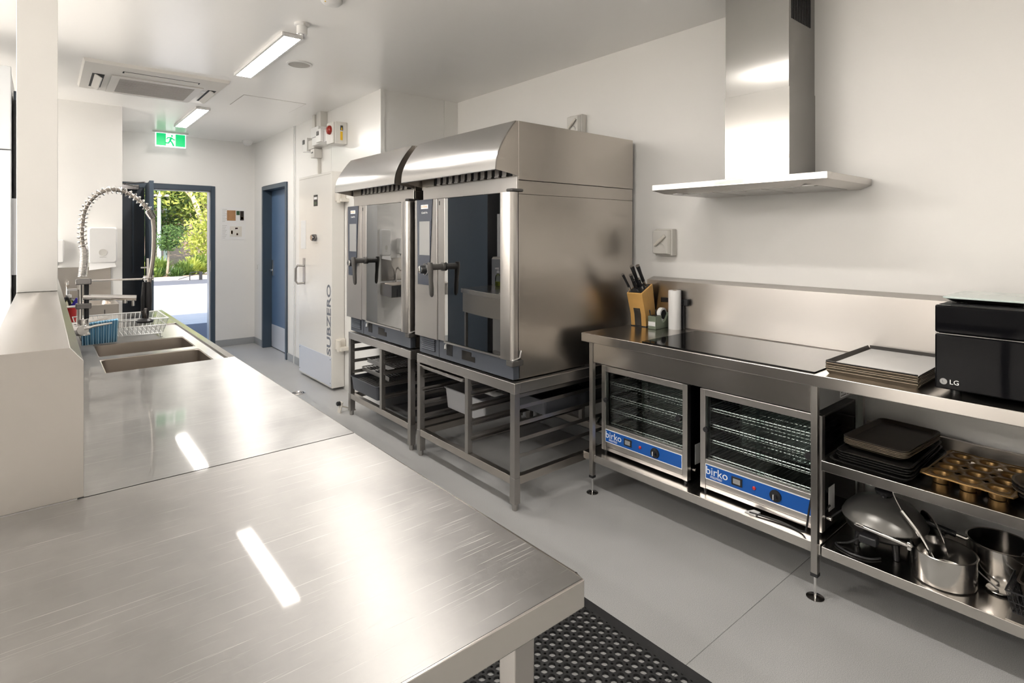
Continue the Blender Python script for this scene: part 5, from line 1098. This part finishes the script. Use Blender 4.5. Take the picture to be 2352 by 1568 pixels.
a = Vector((2.63, .51, LZ + .105)); b = Vector((2.585, .70, LZ + .145)); MB().tube([a, a.lerp(b, .15)], .007, 8).build('handle_ferrule', 'chrome', t); MB().tube([a.lerp(b, .15), a.lerp(b, .55), b], [.011, .012, .010], 10).build('handle', 'black_plastic', t)
t = T('electric_frypan', 'electric frying pan with domed grey lid beside the bench leg', 'frying pan', (2.55, .755, LZ))
fc = (2.555, .752, LZ)
MB().lathe([(0, .05), (.09, .05), (.13, .075), (.140, .11), (.136, .11), (.125, .08), (.088, .056), (0, .056)], fc, 40).build('pan', 'tray_black', t)
MB().lathe([(.144, .108), (.146, .113), (.135, .135), (.105, .168), (.06, .188), (.03, .194), (0, .195), (0, .192), (.03, .191), (.06, .185), (.105, .164), (.132, .132), (.141, .110)], fc, 40).build('lid', 'lid_grey', t)
MB().lathe([(0, .195), (.012, .195), (.012, .205), (.03, .21), (.032, .222), (.02, .228), (0, .228)], fc, 20).build('lid_knob', 'black_plastic', t)
for a in (40, 130, 220, 310): MB().cyl((fc[0] + .10 * math.cos(R(a)), fc[1] + .10 * math.sin(R(a)), LZ + .0005), (fc[0] + .09 * math.cos(R(a)), fc[1] + .09 * math.sin(R(a)), LZ + .06), .010, .014, 10).build('leg', 'black_plastic', t)
MB().box(2.39, 2.43, .73, .79, LZ + .06, LZ + .09).build('side_grip', 'black_plastic', t, .006)
t = T('pot_lid', 'steel pot lid with loop handle standing against the frying pan', 'lid', (2.60, .595, LZ))
m = MB(); q = []
MB().lathe([(0, .022), (.05, .018), (.085, .004), (.09, 0), (.09, -.002), (.085, .001), (.05, .015), (0, .019)], (0, 0, 0), 36)
dm = MB().lathe([(0, .022), (.05, .018), (.085, .004), (.09, 0), (.09, -.002), (.085, .001), (.05, .015), (0, .019)], (0, 0, 0), 36)
RM = Matrix.Translation((2.60, .60, LZ + .088)) @ Matrix.Rotation(R(75), 4, Vector((.8, .6, 0)))
dm.v = [tuple(RM @ Vector(p)) for p in dm.v]; dm.build('dome', 'pan_steel', t)
lp = MB().tube([(.025 * math.cos(a * math.pi / 8), 0, .02 + .025 * math.sin(a * math.pi / 8)) for a in range(9)], .004, 6); lp.v = [tuple(RM @ Vector(p)) for p in lp.v]; lp.build('loop_handle', 'chrome', t)
t = T('strainer', 'small steel strainer lying between the two saucepans', 'strainer', (2.52, .405, LZ))
MB().lathe([(0, 0), (.03, .001), (.036, .006), (.034, .008), (.028, .004), (0, .003)], (2.535, .402, LZ + .0005), 24).build('dish', 'pan_steel', t); MB().tube([(2.535, .402, LZ + .006), (2.55, .45, LZ + .03), (2.57, .50, LZ + .06)], .003, 6).build('stem', 'wire', t)
t = T('wire_basket', 'black wire basket at the right edge of the lower shelf', 'basket', (2.60, .26, LZ)); m = MB(); x0, x1, y0, y1 = 2.41, 2.82, .15, .365
for z, e in ((LZ + .004, .015), (LZ + .04, .006), (LZ + .075, 0)): m.tube([(x0 + e, y0 + e, z), (x1 - e, y0 + e, z), (x1 - e, y1 - e, z), (x0 + e, y1 - e, z)], .003 if e == 0 else .0022, 6, True)
m.build('rim', 'black_plastic', t); m = MB()
for k in range(32): x = x0 + (x1 - x0) * k / 31; xi = x0 + .015 + (x1 - x0 - .03) * k / 31; m.tube([(x, y0, LZ + .075), (xi, y0 + .015, LZ + .004), (xi, y1 - .015, LZ + .004), (x, y1, LZ + .075)], .0014, 4)
for k in range(17): y = y0 + (y1 - y0) * k / 16; yi = y0 + .015 + (y1 - y0 - .03) * k / 16; m.tube([(x0, y, LZ + .075), (x0 + .015, yi, LZ + .004), (x1 - .015, yi, LZ + .004), (x1, y, LZ + .075)], .0014, 4)
m.build('mesh', 'black_plastic', t)
t = T('roasting_pan', 'brown-rimmed roasting pan resting in the wire basket', 'pan', (2.60, .255, LZ + .03)); sheet_pan(t, 2.44, 2.79, .17, .345, LZ + .030, .07, 'x', .008).build('pan', 'tray_brown', t)
MB().prism([(2.60, .335, LZ + .135), (2.50, .26, LZ + .128), (2.56, .18, LZ + .118), (2.74, .20, LZ + .12), (2.73, .33, LZ + .135)], (0, 0, .012)).thing('chopping_board', 'wood_dark', 'brown wooden board lying on the roasting pan', 'board', bevel=.003)
MB().box(2.37, 2.46, .245, .36, LZ + .0005, LZ + .003).thing('steel_plate', 'steel', 'thin flat steel plate under the wire basket', 'plate')
# ---- rangehood
t = T('rangehood', 'wall-mounted stainless rangehood with tall chimney', 'rangehood', (2.7, 1.33, 1.665))
hx, hy0, hy1 = 2.44, .918, 1.772
m = MB(); prf = lambda e: [(hx + e, hy0 + e), (WR - .001, hy0 + e), (WR - .001, hy1 - e), (hx + e, hy1 - e)]
m.loft([[(a, b, 1.663) for a, b in prf(.045)], [(a, b, 1.682) for a, b in prf(0)], [(a, b, 1.711) for a, b in prf(0)]]); m.build('canopy', 'steel', t, .0015)
for k in range(3):
    y = .99 + k * .245; f = B(2.53, 2.86, y, y + .235, 1.6605, 1.663).build('filter', 'wire', t, .001); B(2.545, 2.57, y + .09, y + .15, 1.6595, 1.6605).build('filter_latch', 'dark_chrome', f)
for y in (1.02, 1.66): MB().cyl((2.505, y, 1.663), (2.505, y, 1.660), .024, n=20).build('downlight', 'white_plastic', t)
B(hx - .001, hx, 1.276, 1.418, 1.687, 1.706).build('control_display', 'scale_glass', t)
cx0, cy0, cy1 = 2.66, 1.166, 1.488
lc = B(cx0, WR - .001, cy0, cy1, 1.711, 2.145).build('lower_chimney', 'steel_chimney', t, .001); B(cx0 + .003, WR - .001, cy0 + .003, cy1 - .003, 2.145, CEI).build('upper_chimney', 'steel_chimney', t, .001)
nb = B(cx0 - .0012, cx0, 1.168, 1.292, 1.808, 1.830).build('name_plate', 'steel_leg', lc); text('lettering', 'BOSCH', .015, (cx0 - .0014, 1.245, 1.819), *FX, 'letter_white', lc, .0003, sx=1.1)
MB().tube([(cx0 - .0014, 1.279 + .005 * math.cos(a * math.pi / 6), 1.819 + .005 * math.sin(a * math.pi / 6)) for a in range(12)], .0007, 4, True).build('emblem', 'letter_white', lc)
for k in range(12): B(2.69 + k * .018, 2.699 + k * .018, cy0 + .001, cy0 + .003, 2.47, 2.63).build('vent_slot', 'gap', t)
# ---- wall isolators
def isol(y0, y1, z0, z1, label):
    t = T('wall_isolator', label, 'switch', (WR, (y0 + y1) / 2, z0), group='weatherproof isolators on the right wall')
    B(WR - .05, WR, y0, y1, z0, z1).build('box', 'isolator', t, .006); yc = (y0 + y1) / 2; zc_ = (z0 + z1) / 2
    m = MB(); m.prism([(WR - .05, y0 + .006, z0 + .006), (WR - .05, y0 + .006, z1 - .006), (WR - .075, y0 + .02, z1 - .012), (WR - .075, y0 + .02, z0 + .012)], (0, y1 - y0 - .02, 0)); c = m.build('cover', 'isolator', t, .005)
    MB().tube([(WR - .082, y1 - .02, zc_ - .02), (WR - .088, yc, zc_ + .012), (WR - .082, y0 + .03, zc_ + .04)], [.008, .011, .008], 8).build('rotary_handle', 'cream', c)
    MB().tube([(WR - .076, yc + .025 * math.cos(a * math.pi / 8), zc_ - .035 + .03 * math.sin(a * math.pi / 8)) for a in range(9)], .003, 5).build('guard_arc', 'isolator', c)
isol(1.962, 2.086, 1.325, 1.488, 'grey wall isolator switch above the knife block'); isol(2.70, 2.822, 2.15, 2.305, 'grey wall isolator switch above the nearer oven')
# ================================================================ RUBBER MAT
t = T('rubber_mat', 'black perforated rubber floor mat beside the worktop', 'mat', (1.2, .95, 0))
p = .0355; nx, ny = 27, 40; xa, ya = 1.588 - (nx - .5) * p, .16; zt2 = .010; m = MB(); S = 12
for i in range(nx):
    for j in range(ny):
        cx_, cy_ = xa + (i + .5) * p, ya + (j + .5) * p; h = p / 2; q = .0050; out = []
        for sx2, sy2 in ((1, 1), (-1, 1), (-1, -1), (1, -1)):
            A_ = (cx_ + sx2 * h, cy_ + sy2 * (h - q)); M_ = (cx_ + sx2 * (h - q * .72), cy_ + sy2 * (h - q * .72)); B_ = (cx_ + sx2 * (h - q), cy_ + sy2 * h)
            out += [A_, M_, B_] if sx2 * sy2 > 0 else [B_, M_, A_]
            out.append({(1, 1): (cx_, cy_ + h), (-1, 1): (cx_ - h, cy_), (-1, -1): (cx_, cy_ - h), (1, -1): (cx_ + h, cy_)}[(sx2, sy2)])
        inn = []
        for x, y in out:
            a = math.atan2(y - cy_, x - cx_); inn.append((cx_ + .0130 * math.cos(a), cy_ + .0130 * math.sin(a)))
        b = len(m.v); m.v += [(x, y, zt2) for x, y in out] + [(x, y, zt2) for x, y in inn] + [(x, y, .001) for x, y in inn] + [(x, y, .001) for x, y in out]
        for k in range(16):
            k2 = (k + 1) % 16; m.f.append((b + k, b + k2, b + 16 + k2, b + 16 + k)); m.f.append((b + 16 + k, b + 16 + k2, b + 32 + k2, b + 32 + k))
            if k % 4 < 2: m.f.append((b + 48 + k, b + 48 + k2, b + k2, b + k))
m.build('perforated_field', 'rubber', t, fix=False, smooth=False)
x0, x1, y0, y1 = xa, xa + nx * p, ya, ya + ny * p; e = .052
for poly in ([(x1, y0 - e), (x1 + e, y0 - e), (x1 + e, y1 + e), (x1, y1 + e)], [(x0 - e, y0 - e), (x0, y0 - e), (x0, y1 + e), (x0 - e, y1 + e)]):
    s = 1 if poly[0][0] == x1 else -1; xi, xo = (x1, x1 + e) if s > 0 else (x0, x0 - e)
    MB().prism([(xi, y0 - e, 0), (xi, y0 - e, zt2), (xi + s * .01, y0 - e, zt2), (xo, y0 - e, .002), (xo, y0 - e, 0)], (0, y1 - y0 + 2 * e, 0)).build('bevelled_border', 'rubber', t)
for yy, s in ((y0, -1), (y1, 1)): MB().prism([(x0, yy, 0), (x0, yy, zt2), (x0, yy + s * .01, zt2), (x0, yy + s * e, .002), (x0, yy + s * e, 0)], (x1 - x0, 0, 0)).build('bevelled_border', 'rubber', t)
